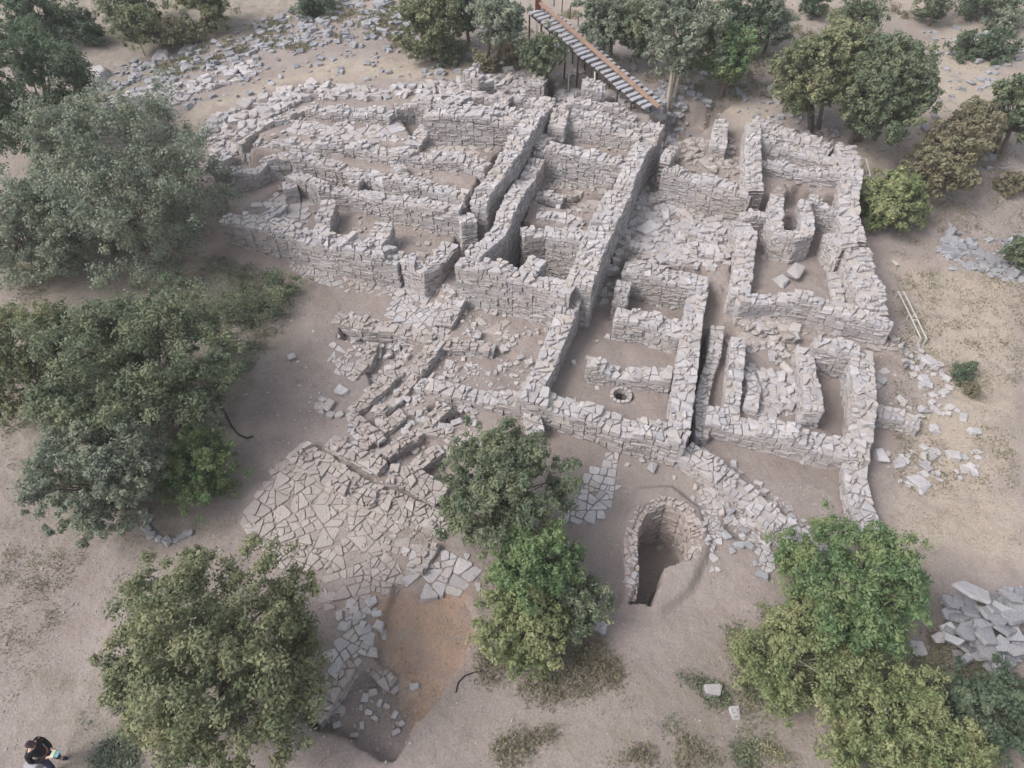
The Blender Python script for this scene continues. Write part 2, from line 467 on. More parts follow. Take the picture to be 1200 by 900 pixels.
def rocks_mesh(pos, size, rz, tilt, seed=0):
    """pos (n,3) bottom centre, size (n,3) full sizes"""
    r = np.random.default_rng(seed); n = len(pos)
    corner = _c[None] * (1 + r.uniform(-.38, .12, (n, 8, 3)))
    corner[:, :, :2] *= (1 + r.uniform(-.22, .08, (n, 8, 1)) * (corner[:, :, 2:3] > 0))
    v = np.zeros((n, 24, 3))
    for k, (ci, ax) in enumerate(_V):
        q = corner[:, ci].copy(); bev = r.uniform(.74, .92, (n, 1))
        keep = q[:, ax].copy(); q = q * bev; q[:, ax] = keep; v[:, k] = q
    v *= size[:, None] / 2
    cx, sx = np.cos(tilt[:, 0])[:, None], np.sin(tilt[:, 0])[:, None]
    y, z = v[..., 1] * cx - v[..., 2] * sx, v[..., 1] * sx + v[..., 2] * cx
    v[..., 1], v[..., 2] = y, z
    cy, sy = np.cos(tilt[:, 1])[:, None], np.sin(tilt[:, 1])[:, None]
    x, z = v[..., 0] * cy + v[..., 2] * sy, -v[..., 0] * sy + v[..., 2] * cy
    v[..., 0], v[..., 2] = x, z
    c, s = np.cos(rz)[:, None], np.sin(rz)[:, None]
    x, y = v[..., 0] * c - v[..., 1] * s, v[..., 0] * s + v[..., 1] * c
    v[..., 0], v[..., 1] = x, y
    v += pos[:, None]; v[..., 2] += size[:, None, 2] * .32
    off = (np.arange(n) * 24)[:, None, None]
    return v.reshape(-1, 3), (_Q[None] + off).reshape(-1, 4), (_T[None] + off).reshape(-1, 3)

# ------------------------------------------------------------------ ruined walls
def stone_wall(label, pts, z, w=.65, cell=.36, crumble=.12, cat='stone wall', name='stone_wall', capm=None, facem=None, group=None, cs=1.0):
    zs = z if isinstance(z, (list, tuple)) else [z] * len(pts)
    c = [Vector((*P(a, b, q), q)) for (a, b), q in zip(pts, zs)]
    nrm = []
    for i in range(len(c)):
        d = Vector((0, 0, 0))
        if i > 0: d += (c[i] - c[i - 1]).xy.to_3d().normalized()
        if i < len(c) - 1: d += (c[i + 1] - c[i]).xy.to_3d().normalized()
        d.z = 0; d.normalize(); nrm.append(Vector((-d.y, d.x, 0)))
    S = [0]
    for i in range(1, len(c)): S.append(S[-1] + (c[i] - c[i - 1]).xy.length)
    L = S[-1]; seed = int(abs(c[0].x * 97 + c[0].y * 31)) + 5
    rr = random.Random(seed); nr = np.random.default_rng(seed)
    def at(s, t):
        s = min(max(s, 0), L)
        i = 0
        while i < len(S) - 2 and s > S[i + 1]: i += 1
        k = (s - S[i]) / (S[i + 1] - S[i] + 1e-9)
        p = c[i].lerp(c[i + 1], k); nn = nrm[i].lerp(nrm[i + 1], k)
        return p + nn * (t * (1 + .28 * float(vnoise(s * .8, seed * 2.3 + (9 if t > 0 else 0), 8))))
    def top(s): # uneven ruined top line
        return at(s, 0).z + crumble * 2.2 * float(vnoise(s * .8, seed * 1.7, 2)) + crumble * 1.3 * float(vnoise(s * 2.5, seed * 1.1, 4))
    org = at(L / 2, 0); gz = hgt(org.x, org.y); org = (org.x, org.y, gz)
    root = empty(name, org); tag(root, label, cat, group or 'ruined stone walls of the excavation')
    # --- core
    core = MB(); n = max(2, int(L / .22)); hw = w / 2 - .06
    vs = []
    ring = [(k * L / n) for k in range(n + 1)]
    low = min(hgt(*(at(s, t).xy)) for s in ring for t in (-w * .7, w * .7)) - .3
    for s in ring:
        s2 = min(max(s, .08), L - .08)
        a, b = at(s2, -hw), at(s2, hw); tz = top(s2) - .075
        vs += [(a.x, a.y, low), (a.x, a.y, tz), (b.x, b.y, tz), (b.x, b.y, low)]
    fs = [[0, 1, 2, 3], [4 * n + 3, 4 * n + 2, 4 * n + 1, 4 * n]]
    for k in range(n):
        o = 4 * k
        for q in range(3): fs.append([o + q, o + 4 + q, o + 5 + q, o + 1 + q])
    core.add(vs, fs, 1)
    # --- faces: rubble courses on the closed outline
    out = []
    segs = max(1, int(L / 2.2)); ss = sorted(set([0, L] + S + [L * k / segs for k in range(segs + 1)]))
    ss = [q for i, q in enumerate(ss) if i == 0 or q - ss[i - 1] > .25 or q == L]
    for q in ss: out.append((q, w / 2))
    for q in reversed(ss): out.append((q, -w / 2))
    B = []
    for i in range(len(out)):
        (s0, t0), (s1, t1) = out[i], out[(i + 1) % len(out)]
        a = at(s0, t0); b = at(s1, t1); ln = (b - a).xy.length
        if ln < .12: continue
        d = (b - a).xy / ln; nn = Vector((-d.y, d.x))
        mid = at((s0 + s1) / 2, 0).xy
        if ((a.xy + b.xy) / 2 - mid).dot(nn) < 0: nn = -nn; 
        fl = (d.x * nn.y - d.y * nn.x) < 0
        ks = max(2, int(ln / .4)); gp = [(a.xy + (b - a).xy * (k / ks)) + nn * .12 for k in range(ks + 1)]
        gz_ = height(np.array([p.x for p in gp]), np.array([p.y for p in gp]))
        zt = max(top(s0), top(s1)) + .1; zb = gz_.min() - .15
        zc = zt
        while zc > zb:
            big_ = rr.random() < .22; ch = (rr.uniform(.17, .27) if big_ else rr.uniform(.055, .13)) * cs; u = -rr.uniform(0, .2)
            while u < ln:
                sl_ = (rr.uniform(.2, .7) if big_ else rr.uniform(.1, .5)) * cs; u0 = max(u, 0); u1 = min(u + sl_, ln); u += sl_
                if u1 - u0 < .07: continue
                um = (u0 + u1) / 2; k = um / ln
                tp = top(s0 + (s1 - s0) * k) - .07
                z1 = min(zc, tp + rr.uniform(-.02, .03)); z0 = zc - ch
                if z1 - z0 < .035: continue
                if z1 < gz_[min(ks, int(k * ks + .5))] - .08: continue
                pr = rr.uniform(-.035, .03)
                B.append((a.x + d.x * u0, a.y + d.y * u0, a.x + d.x * u1, a.y + d.y * u1, z0, z1, nn.x, nn.y, pr, fl))
            zc -= ch
    if B:
        B = np.array(B, float); N = len(B); j = lambda q: nr.uniform(-q, q, N)
        vv = np.zeros((N, 12, 3)); g = .009; bev = .018
        for ring_, (off, ins) in enumerate(((-.16, 0), (0, 0), (.018, bev))):
            for q, (e, h) in enumerate(((0, 0), (1, 0), (1, 1), (0, 1))):
                x0, y0, x1, y1, z0, z1, nx_, ny_, pr, fl = B.T
                ln = np.hypot(x1 - x0, y1 - y0); dx, dy = (x1 - x0) / ln, (y1 - y0) / ln
                ii = np.minimum(g + ins, ln * .35); iz = np.minimum(g * .8 + ins * .8, (z1 - z0) * .35)
                jj = nr.uniform(-.022, .022, N) if ring_ else 0
                px = (x1 - dx * ii + jj * dx if e else x0 + dx * ii + jj * dx); py = (y1 - dy * ii + jj * dy if e else y0 + dy * ii + jj * dy)
                pz = (z1 - iz if h else z0 + iz) + (nr.uniform(-.018, .018, N) if ring_ else 0)
                o_ = off + pr + (nr.uniform(-.022, .022, N) if ring_ else 0)
                vv[:, ring_ * 4 + q] = np.stack([px + nx_ * o_, py + ny_ * o_, pz], 1)
        F_ = [[8, 9, 10, 11]]
        for q in range(4):
            r_ = (q + 1) % 4; F_ += [[q, r_, 4 + r_, 4 + q], [4 + q, 4 + r_, 8 + r_, 8 + q]]
        F_ = np.array(F_); FF = F_[None] + (np.arange(N) * 12)[:, None, None]
        fl = B[:, 9] > 0; FF[~fl] = FF[~fl][:, :, ::-1]
        cv = np.array(core.v); nb = len(cv)
        cf = np.array(core.f)
        bulk('wall_face', np.concatenate([cv, vv.reshape(-1, 3)]), [(cf, 1), (FF.reshape(-1, 4) + nb, 0)], [facem or STONE, CORE], root, org)
    # --- top course
    e = .03; cap = MB(); strips = max(1, int(L / 2.5))
    cells_ = []
    for q in range(strips):
        u0 = -e if q == 0 else L * q / strips; u1 = L + e if q == strips - 1 else L * (q + 1) / strips
        cells_ += split_slabs([(u0, -w / 2 - e), (u1, -w / 2 - e), (u1, w / 2 + e), (u0, w / 2 + e)], cell * cell * .62, rr)
    for cell_ in cells_:
        if len(cell_) < 3: continue
        if rr.random() < .05: continue
        cell_ = cut_corners(cell_, .12)
        if len(cell_) < 3: continue
        ms = sum(q[0] for q in cell_) / len(cell_)
        pl = []
        for s, t in cell_:
            p = at(s, t); d = (at(min(L, s + .1), t) - at(max(0, s - .1), t)).xy
            if s < 0 or s > L:
                d = d / (d.length + 1e-6); ov = s if s < 0 else s - L; p = p + Vector((d.x * ov, d.y * ov, 0))
            pl.append((p.x + rr.uniform(-.012, .012), p.y + rr.uniform(-.012, .012)))
        tz = top(ms) + rr.uniform(-.055, .07)
        kk_ = rr.uniform(.86, 1.0); mx0 = sum(q[0] for q in pl) / len(pl); my0 = sum(q[1] for q in pl) / len(pl); pl = [(mx0 + (a - mx0) * kk_, my0 + (b - my0) * kk_) for a, b in pl]
        cap.prism(pl, tz - .2, tz, bev=.014, gap=.008, tilt=(rr.uniform(-.17, .17), rr.uniform(-.17, .17)))
        if rr.random() < .10:
            k = rr.uniform(.35, .6); mx = sum(q[0] for q in pl) / len(pl); my = sum(q[1] for q in pl) / len(pl)
            cap.prism([(mx + (a - mx) * k, my + (b - my) * k) for a, b in pl], tz - .05, tz + rr.uniform(.05, .12), bev=.02, tilt=(rr.uniform(-.2, .2), rr.uniform(-.2, .2)))
    cap.build('top_course', [capm or CAPS], root, org)
    return root
def offs(root):  # unused slot kept simple
    return root

WALLS = [
 # ---- left block
 ('long front wall of the left block facing the bare slope', [(262,252),(300,261),(340,269),(395,283),(440,294),(470,303)], [1.7,1.7,1.7,1.7,1.65,1.45], .95),
 ('low corner wall at the front right end of the left block', [(476,303),(497,311),(509,306),(527,280)], [1.5,1.65,1.65,1.6], .8),
 ('thick stub wall running inward from the front wall of the left block', [(449,258),(446,272),(438,288)], [2.3,2.0,1.7], .9),
 ('leaning wedge of wall between the two front rooms of the left block', [(385,231),(378,250),(372,272)], [2.2,2.1,1.8], .75),
 ('stub wall beside the flagged floor near the left trees', [(330,243),(310,253),(297,262)], [1.3,1.5,1.6], .6),
 ('long wall closing the two front rooms of the left block at the back', [(340,201),(362,210),(380,218),(409,220),(459,231),(510,242),(540,247)], [2.0,2.1,2.15,2.2,2.25,2.3,2.3], .65),
 ('square broken pillar left of the front rooms', [(337,209),(340,222)], 1.9, .7),
 ('winding wall from the ring of stones near the trees to the lane', [(252,196),(275,203),(297,199),(310,187),(342,182),(371,187),(403,193),(438,200),(454,211),(497,218),(548,228)], [2.0,2.1,2.2,2.3,2.5,2.55,2.6,2.6,2.6,2.6,2.7], .6),
 ('long wall with dark niche across the middle of the left block', [(300,164),(342,166),(374,169),(417,171),(459,178),(497,181),(547,186),(572,193)], [2.6,2.8,2.9,2.9,2.95,3.0,3.0,3.0], .75),
 ('thin cross wall below the dark niche of the left block', [(461,184),(467,196),(474,207)], [2.8,2.7,2.6], .5),
 ('cross wall dividing the narrow left passage', [(372,171),(369,185)], [2.8,2.6], .5),
 ('stub cross wall in the second passage of the left block', [(420,200),(414,216)], [2.5,2.3], .5),
 ('short curved wall of the small pit at the left end of the site', [(250,172),(262,166),(284,166),(296,175)], [2.0,2.1,2.2,2.3], .55),
 ('slanting wall of stacked slabs at the far left corner', [(278,164),(305,146),(331,132),(358,121)], [2.6,2.9,3.1,3.2], .6),
 ('far left room back wall topped with broad slabs', [(361,123),(390,127),(422,128),(459,132)], 3.2, .9),
 ('thin wall beside the small recess at the back of the left block', [(463,121),(484,118),(503,121)], 3.3, .55),
 ('tall wall faced with upright slabs in the back room of the left block', [(500,133),(541,132),(580,134),(612,137)], [3.7,3.8,3.8,3.8], .95),
 ('short cross wall at the left end of the tall slab faced wall', [(498,142),(490,160),(484,172)], [3.3,2.8,2.5], .8),
 ('broad lane side wall of the left block rising to the back', [(642,119),(622,143),(600,172),(583,198),(566,222),(560,240)], [3.8,3.8,3.6,3.3,2.9,2.5], .85),
 ('pillar at the lane end of the back wall of the front rooms', [(545,246),(549,256)], 2.4, .75),
 ('back wall of the left block below the little tree', [(485,116),(520,120),(541,111),(568,110),(613,114),(640,118)], [3.3,3.4,3.4,3.5,3.6,3.6], .7),
 ('inner wall of the narrow back rooms behind the slab faced wall', [(545,128),(560,125),(587,126),(624,129)], [3.6,3.6,3.7,3.7], .6),
 ('slanting cross wall of the dark back cell', [(523,122),(545,110)], [3.4,3.5], .9),
 ('cross stub between the back cells near the little tree', [(585,121),(597,112)], [3.7,3.6], .6),
 # ---- middle block
 ('lane side wall of the middle block with big flat capstones', [(629,187),(614,209),(600,235),(586,262),(574,281),(553,303)], [2.7,2.6,2.5,2.4,2.3,2.15], .75),
 ('tall front wall of the middle block above the flagged yard', [(541,307),(587,317),(629,326),(668,338)], [2.1,2.1,2.15,2.15], .8),
 ('stub wall inside the dark cell of the middle block', [(629,306),(617,318)], [2.1,2.1], .8),
 ('back wall of the dark cell in the middle block', [(612,271),(640,268),(688,279)], [1.9,1.9,2.0], .7),
 ('thick low wall between dark cell and round stone base', [(629,250),(655,252),(679,260)], [1.7,1.7,1.7], .65),
 ('short low wall left of the round stone base', [(619,227),(640,229),(660,234)], [1.6,1.6,1.5], .55),
 ('cross wall behind the room with the round stone base', [(628,170),(650,171),(667,174),(701,180),(735,189)], [3.0,3.1,3.1,3.1,3.0], .7),
 ('short wall closing the top of the lane side wall', [(648,155),(637,161),(628,170)], [3.1,3.1,3.0], .7),
 ('square pillar with one big flat capstone at the back of the middle block', [(657,133),(651,148)], [3.7,3.5], .85),
 ('wall behind the heaped back room of the middle block', [(667,142),(707,150),(750,160)], [3.3,3.3,3.2], .6),
 ('outermost back wall of the middle block below the stair foot', [(651,121),(688,124),(720,126),(745,134)], [3.4,3.3,3.3,3.2], .6),
 ('second back wall of the middle block', [(670,131),(705,137),(752,147)], [3.2,3.2,3.1], .5),
 ('upper half of the long wall along the flagged corridor', [(770,149),(752,172),(736,203),(731,216)], [3.2,3.1,3.0,2.9], .85),
 ('broadest middle part of the long wall along the flagged corridor', [(728,220),(718,240),(706,262),(690,300),(677,334)], [2.9,2.75,2.6,2.4,2.2], 1.15),
 ('lower narrow wall running down from the tall front corner', [(669,352),(656,385),(640,423),(622,457)], [1.4,1.2,1.05,.85], .8),
 # ---- lower middle rooms
 ('front wall with large pale capstones of the room with the round well', [(614,461),(651,469),(691,482),(736,497),(770,504),(800,514)], [.8,.8,.8,.8,.8,.8], .85),
 ('wall beside the dark drain with large square capstones', [(820,332),(815,361),(807,417),(801,465),(797,500)], [1.2,1.05,.95,.9,.85], .8),
 ('wall behind the round well', [(693,426),(733,432),(787,440)], .55, .7),
 ('thick wall of small stones across the lower middle rooms', [(722,365),(760,372),(801,384)], .95, .95),
 ('little spur wall above the thick wall of small stones', [(731,333),(726,352)], [.9,.9], .6),
 ('tall wall with a small square hole behind the lower middle rooms', [(736,311),(780,319),(830,327)], [1.45,1.45,1.45], .9),
 ('cobbled strip wall on the right edge of the dark drain', [(841,384),(838,415),(829,440),(823,468),(822,512)], [.35,.3,.2,.1,.0], .5),
 # ---- centre
 ('broad wall right of the flagged corridor with plastered front', [(779,194),(812,204),(839,213),(882,224)], [2.6,2.5,2.45,2.4], .7),
 ('short side wall rising beside the corridor top', [(789,172),(779,193)], [2.7,2.6], .5),
 ('low step wall across the flagged corridor', [(741,232),(780,228),(822,234)], [1.2,1.3,1.3], .6),
 ('tumbled low wall in the middle of the rubble court', [(804,266),(820,275),(856,287)], [1.15,1.1,1.05], .8),
 ('low broken wall edge below the big lying slab', [(738,290),(770,296),(800,304)], [.85,.85,.85], .6),
 ('narrow upright wall at the top of the court', [(847,136),(845,150),(841,173)], [2.9,2.7,2.5], .75),
 # ---- right upper block
 ('high left wall of the right block with plastered side', [(884,143),(882,173),(882,200),(886,218)], [3.1,3.0,2.9,2.7], .75),
 ('back wall of the right block under the leaning trees', [(884,141),(905,146),(948,161),(972,171)], [3.1,3.1,3.0,2.9], .75),
 ('second wall of the right block topped with a large white boulder', [(890,163),(927,169),(961,180),(985,188)], [2.8,2.8,2.7,2.7], .7),
 ('third cross wall of the right block', [(890,187),(932,196),(990,205)], [2.6,2.6,2.6], .6),
 ('upper outer wall of the right block', [(990,172),(998,200),(994,228),(1000,262),(1002,280)], [2.9,2.8,2.6,2.4,2.3], .95),
 ('lower outer wall of the right block, wide and crumbling', [(1003,292),(1012,315),(1020,345),(1026,362)], [2.1,2.0,1.8,1.65], 1.15),
 ('left wall of the lower right room beside the court', [(868,256),(876,275),(875,300),(870,330),(868,343)], [2.0,1.95,1.9,1.8,1.7], .8),
 ('front wall of the right block with a long flat end block', [(866,347),(911,346),(953,353),(996,365),(1042,377)], [1.65,1.6,1.6,1.6,1.6], .65),
 ('short cross stub entering the right block from the left wall', [(870,249),(900,246)], [2.2,2.3], .5),
 ('U shaped wall of the small square cell in the right block', [(911,228),(909,250),(914,270),(932,276),(947,271),(948,250),(943,236)], [2.4,2.35,2.3,2.25,2.3,2.35,2.4], .6),
 ('short wall joining the small cell to the outer wall', [(951,236),(970,240),(992,246)], [2.3,2.3,2.3], .5),
 ('wedge shaped wall end beside the inner doorway', [(978,271),(984,280),(994,290)], [2.2,2.2,2.2], .9),
 ('low bench wall along the foot of the outer wall', [(974,305),(979,330),(983,357)], [1.1,1.05,1.0], .45),
 # ---- right lower block
 ('left wall of the lowest right rooms', [(865,398),(863,420),(861,450),(858,487)], [.7,.7,.6,.5], .55),
 ('middle wall dividing the lowest right rooms', [(945,400),(950,439),(953,482)], [.95,.95,.9], .65),
 ('outer right wall of the lowest right rooms', [(1008,414),(1012,460),(1011,495),(1009,512)], [.85,.8,.75,.7], .85),
 ('front wall of the lowest right rooms', [(829,484),(873,494),(913,505),(960,516),(1014,528)], [.45,.5,.5,.5,.55], .85),
 ('rough back wall of the smallest right room', [(957,406),(982,411),(1004,416)], [.9,.9,.9], .7),
 ('narrow wall running down from the lowest right corner', [(1005,537),(1004,560),(1010,592),(1020,622)], [.35,.3,.2,.1], .8),
 ('inner kerb of upright stones in the lowest right room', [(875,430),(885,455),(880,478)], [.35,.3,.3], .5),
 ('diagonal wall running from the drain end toward the lower right tree', [(804,526),(828,541),(847,555),(887,585),(921,617),(968,650)], [.35,.35,.3,.2,.1,.1], .85),
 ('small step of stones below the outer right wall', [(1028,480),(1055,483),(1075,492)], [.25,.25,.2], .7),
 # ---- low front foundations
 ('low foundation wall on the left of the front yard', [(392,370),(427,379),(461,382),(504,396)], [.15,.15,.15,.15], .65),
 ('low cross wall between front yard and sunken room', [(516,400),(545,403),(575,407)], .15, .6),
 ('short thick foundation slanting down from the yard corner', [(514,398),(500,416),(486,434)], [.2,.15,.1], .7),
 ('flagged foundation strip running up to the tall front wall', [(540,345),(530,360),(521,378)], [.35,.3,.2], .8),
 ('long low front wall left of the well room ending at the corner', [(493,446),(533,457),(581,464),(610,468)], [.1,.15,.25,.4], .7),
 ('little buttress wall at the foot of the front corner', [(622,478),(626,498),(628,508)], [.3,.2,.1], .6),
 ('ragged foundation line slanting through the left trench', [(470,428),(452,449),(430,468),(412,482)], [-.05,-.05,-.1,-.15], .6),
 ('short foundation line joining the trench strips to the small dark pit', [(452,530),(472,517),(492,506)], [-.1,-.1,-.1], .45),
 ('stub of foundation stones left of the mixed green tree', [(489,543),(512,527)], [-.1,-.1], .5),
 ('short cross line of stones in the left front trench', [(436,402),(428,424),(410,440)], [-.05,-.1,-.1], .5),
 ('second slanting foundation row beside the ragged line', [(486,440),(470,460),(446,480)], [-.05,-.1,-.1], .45),
 ('thin line of stones closing the left trench strips below', [(412,486),(428,500),(444,512)], [-.1,-.12,-.12], .4),
 ('straight foundation line between the left trench strips', [(470,483),(448,500),(427,517)], [-.1,-.15,-.15], .55),
 ('short foundation strip above the main paved street wall', [(386,517),(415,530),(448,548)], [-.1,-.1,-.15], .6),
 ('wide street wall of square blocks crossing the paved area', [(350,527),(375,543),(399,561),(420,574),(473,594),(524,618)], [-.1,-.1,-.12,-.15,-.15,-.15], 1.0),
 ('low stony wall above the street wall near the mixed green tree', [(456,556),(480,558),(518,580)], [-.1,-.1,-.1], .85),
 ('foundation wall around the small dark pit', [(561,512),(530,506),(498,505),(506,489),(520,478)], [-.05,-.1,-.15,-.1,0], .5),
 ('small foundation of long blocks at the edge of the clay pit', [(508,636),(497,652),(487,668)], [-.15,-.15,-.15], .5),
 ('row of square blocks along the south trench', [(424,760),(404,786),(388,812),(372,836)], [-.32,-.32,-.34,-.38], .5),
 ('short block row closing the south trench at the top', [(430,776),(446,789),(461,803)], [-.55,-.55,-.6], .38),
]
for wd in WALLS:
    lab, pts, z = wd[:3]; ww = wd[3] * .92
    z = [q - .15 if q > 1 else (q + .03 if -.3 < q < .2 else q) for q in (z if isinstance(z, list) else [z] * len(pts))]
    low = max(z) if isinstance(z, list) else z
    stone_wall('pale grey ' + lab if len(lab.split()) < 14 else lab, pts, z, ww, cell=.40 if low > .3 else .36, crumble=.22 if low > .4 else .09, cs=1.0, capm=FLAG if low < .22 and pts[0][0] < 620 else None)

# ------------------------------------------------------------------ paving
def paving(label, px, cell, z=None, thick=.07, gap=.009, prob=1.0, mat=None, name='stone_paving', cat='paving', stretch=1.0, ang=0., rise=.03):
    g0 = G(sum(p[0] for p in px) / len(px), sum(p[1] for p in px) / len(px))
    poly = poly_px(px, g0[2])
    xs = [p[0] for p in poly]; ys = [p[1] for p in poly]
    seed = int(abs(g0[0] * 50 + g0[1] * 13)); rr = random.Random(seed)
    R0 = max(max(xs) - min(xs), max(ys) - min(ys)) * .75 + 1; cx = (max(xs) + min(xs)) / 2; cy = (max(ys) + min(ys)) / 2
    ca, sa = math.cos(ang), math.sin(ang); mb = MB()
    cells = split_slabs([(cx + R0 * (i * ca - j * sa), cy + R0 * (i * sa + j * ca)) for i, j in ((-1, -1), (1, -1), (1, 1), (-1, 1))], cell * cell * .8, rr, skew=.17)
    cells = [c_ for c_ in cells if len(c_) > 2]
    cs_ = np.array([(sum(p[0] for p in c_) / len(c_), sum(p[1] for p in c_) / len(c_)) for c_ in cells])
    ins = sdist(poly, cs_[:, 0], cs_[:, 1]); cells = [c_ for c_, d_ in zip(cells, ins) if d_ > -cell * .25 * rr.random()]; keep = [True] * len(cells)
    if not cells: return
    cen = np.array([(sum(p[0] for p in c_) / max(1, len(c_)), sum(p[1] for p in c_) / max(1, len(c_))) if len(c_) > 2 else (0, 0) for c_ in cells])
    hz = height(cen[:, 0], cen[:, 1])
    hx = height(cen[:, 0] + .2, cen[:, 1]); hy = height(cen[:, 0], cen[:, 1] + .2)
    for c_, k, h, a, b in zip(cells, keep, hz, hx, hy):
        if not k or len(c_) < 3 or rr.random() > prob: continue
        c_ = cut_corners(c_, .14)
        if len(c_) < 3: continue
        sc_ = rr.uniform(.9, 1); mx = sum(p[0] for p in c_) / len(c_); my = sum(p[1] for p in c_) / len(c_)
        c_ = [(mx + (p[0] - mx) * sc_, my + (p[1] - my) * sc_) for p in c_]
        tx = max(-.25, min(.25, (a - h) / .2)); ty = max(-.25, min(.25, (b - h) / .2))
        mb.prism(c_, h - .25, h + rise * .5 + rr.uniform(-.015, .03) + thick * .25, bev=.018, gap=gap, tilt=(tx + rr.uniform(-.07, .07), ty + rr.uniform(-.07, .07)))
    if mb.v:
        o = mb.build(name, [mat or FLAG], None, g0); tag(o, label, cat)
PAV = [
 ('large worn flagstones of the paved floor left of the street wall', [(342,535),(400,572),(420,592),(385,640),(345,640),(300,618),(292,600),(318,560)], .48, FLAG, 1, 1.0),
 ('smaller crooked paving stones at the lower left edge near the olive tree', [(290,598),(305,622),(345,645),(395,645),(390,668),(340,668),(300,640),(283,618)], .36, FLAG, 1, 1.0),
 ('loose cobbled paving of rounded blocks right of the large flagstones', [(418,590),(470,610),(455,650),(480,680),(470,700),(440,690),(420,725),(385,712),(375,680),(400,640)], .40, FLAG, .93, 1.15),
 ('broken paving along the upper rim of the clay pit', [(480,640),(520,640),(560,660),(560,690),(530,700),(490,690),(478,670)], .42, CAPS, .8, 1.2),
 ('trodden paving between the street wall and the clay pit', [(440,598),(500,622),(505,640),(478,670),(450,650)], .38, FLAG, .55, 1.0),
 ('narrow strip of square stones running down beside the south trench', [(412,704),(440,716),(428,762),(384,832),(350,832),(392,765)], .36, CAPS, .85, 1.0),
 ('small patch of cobbles on bare earth right of the mixed green tree', [(712,532),(728,538),(712,565),(724,572),(705,612),(690,610),(682,600),(668,618),(660,600),(675,585),(690,560)], .42, CAPS, .97, 1.1),
 ('flat slabs at the foot of the long front wall of the left block', [(335,303),(400,315),(480,335),(470,350),(450,345),(400,338),(345,322)], .36, STONE, .8, 1.2),
 ('flagged yard stones below the lane opening', [(470,335),(530,345),(545,360),(520,395),(470,385),(455,370)], .40, CAPS, .9, 1.2),
 ('flat slabs on the floor left of the tall wall foot', [(560,360),(610,370),(600,385),(575,395),(555,385)], .45, FLAG, .5, 1.0),
 ('flagstones of the corridor beside the broad wall', [(745,225),(700,340),(735,330),(745,300),(760,240),(772,218)], .5, CAPS, .8, 1.1),
 ('slabs on the upper corridor floor beside the long wall', [(752,213),(775,160),(795,160),(775,200),(766,218)], .5, STONE, .9, 1.1),
 ('big flat flags of the stepped court', [(745,242),(825,248),(835,262),(800,300),(745,290)], .50, CAPS, .85, 1.3),
 ('slab floor of the left front room near the trees', [(300,240),(335,225),(365,232),(360,262),(330,262)], .6, CAPS, .9, 1.0),
 ('broad slabs lying inside the far left room', [(330,145),(400,143),(470,150),(488,168),(420,165),(350,160)], .6, CAPS, .85, 1.3),
 ('slab floor of the back room in front of the slab faced wall', [(505,160),(580,168),(570,186),(500,178)], .5, CORE, .7, 1.0),
 ('floor stones around the round stone base', [(640,200),(730,215),(715,245),(690,250),(625,222)], .5, FLAG, .8, 1.2),
 ('flat stones inside the lowest right room left of the dividing wall', [(880,440),(940,430),(945,480),(900,492),(870,480)], .38, CAPS, .75, 1.1),
 ('stone packing beside the hollow right of the keyhole pit', [(818,570),(850,575),(850,600),(838,640),(842,668),(832,668),(828,640),(822,590)], .26, CAPS, .85, 1.0),
 ('stone lining on the left rim of the keyhole pit', [(742,630),(751,632),(750,672),(740,690),(730,685),(735,655)], .22, CAPS, .95, 1.0),
 ('small paving of pale stones under the lower right tree edge', [(875,630),(895,625),(912,665),(890,672)], .34, CAPS, .8, 1.0),
 ('cobbles strewn in the corner of the left trench strips', [(395,395),(425,400),(430,430),(400,440),(385,420)], .3, CAPS, .75, 1.0),
 ('cobbled slanting strip above the left trench', [(440,440),(470,430),(480,440),(440,480),(425,475)], .3, CAPS, .8, 1.0),
]
for lab, px, cell, mat, prob, st in PAV:
    paving(lab, px, cell, mat=mat, prob=prob, stretch=st, ang=R(random.choice([-15, 60, 75, -20])))

# ------------------------------------------------------------------ rubble spreads nobody could count
def scatter(px, n, seed):
    g0 = G(sum(p[0] for p in px) / len(px), sum(p[1] for p in px) / len(px))
    poly = poly_px(px, g0[2]); r = np.random.default_rng(seed)
    xs = [p[0] for p in poly]; ys = [p[1] for p in poly]
    out = np.zeros((0, 2))
    while len(out) < n:
        q = np.stack([r.uniform(min(xs), max(xs), n * 3), r.uniform(min(ys), max(ys), n * 3)], 1)
        k = (sdist(poly, q[:, 0], q[:, 1]) > 0) & (fbm(q[:, 0] / .9, q[:, 1] / .9, seed) > -.28)
        out = np.concatenate([out, q[k]])
    out = out[:n]
    return out, g0, r
def rubble(label, px, n, smin, smax, seed, mat=None, flat=.45):
    q, g0, r = scatter(px, n, seed)
    z = height(q[:, 0], q[:, 1])
    s = smin + (smax - smin) * r.random(n) ** 2.6
    size = np.stack([s * r.uniform(.8, 1.4, n), s * r.uniform(.6, 1., n), s * r.uniform(flat * .5, flat * 1.4, n)], 1)
    V, Q, T = rocks_mesh(np.column_stack([q, z]), size, r.uniform(0, 6.28, n), r.uniform(-.25, .25, (n, 2)), seed)
    o = bulk('rubble', V, [(Q, 0), (T, 0)], [mat or CAPS], None, g0)
    tag(o, label, 'rubble', kind='stuff')
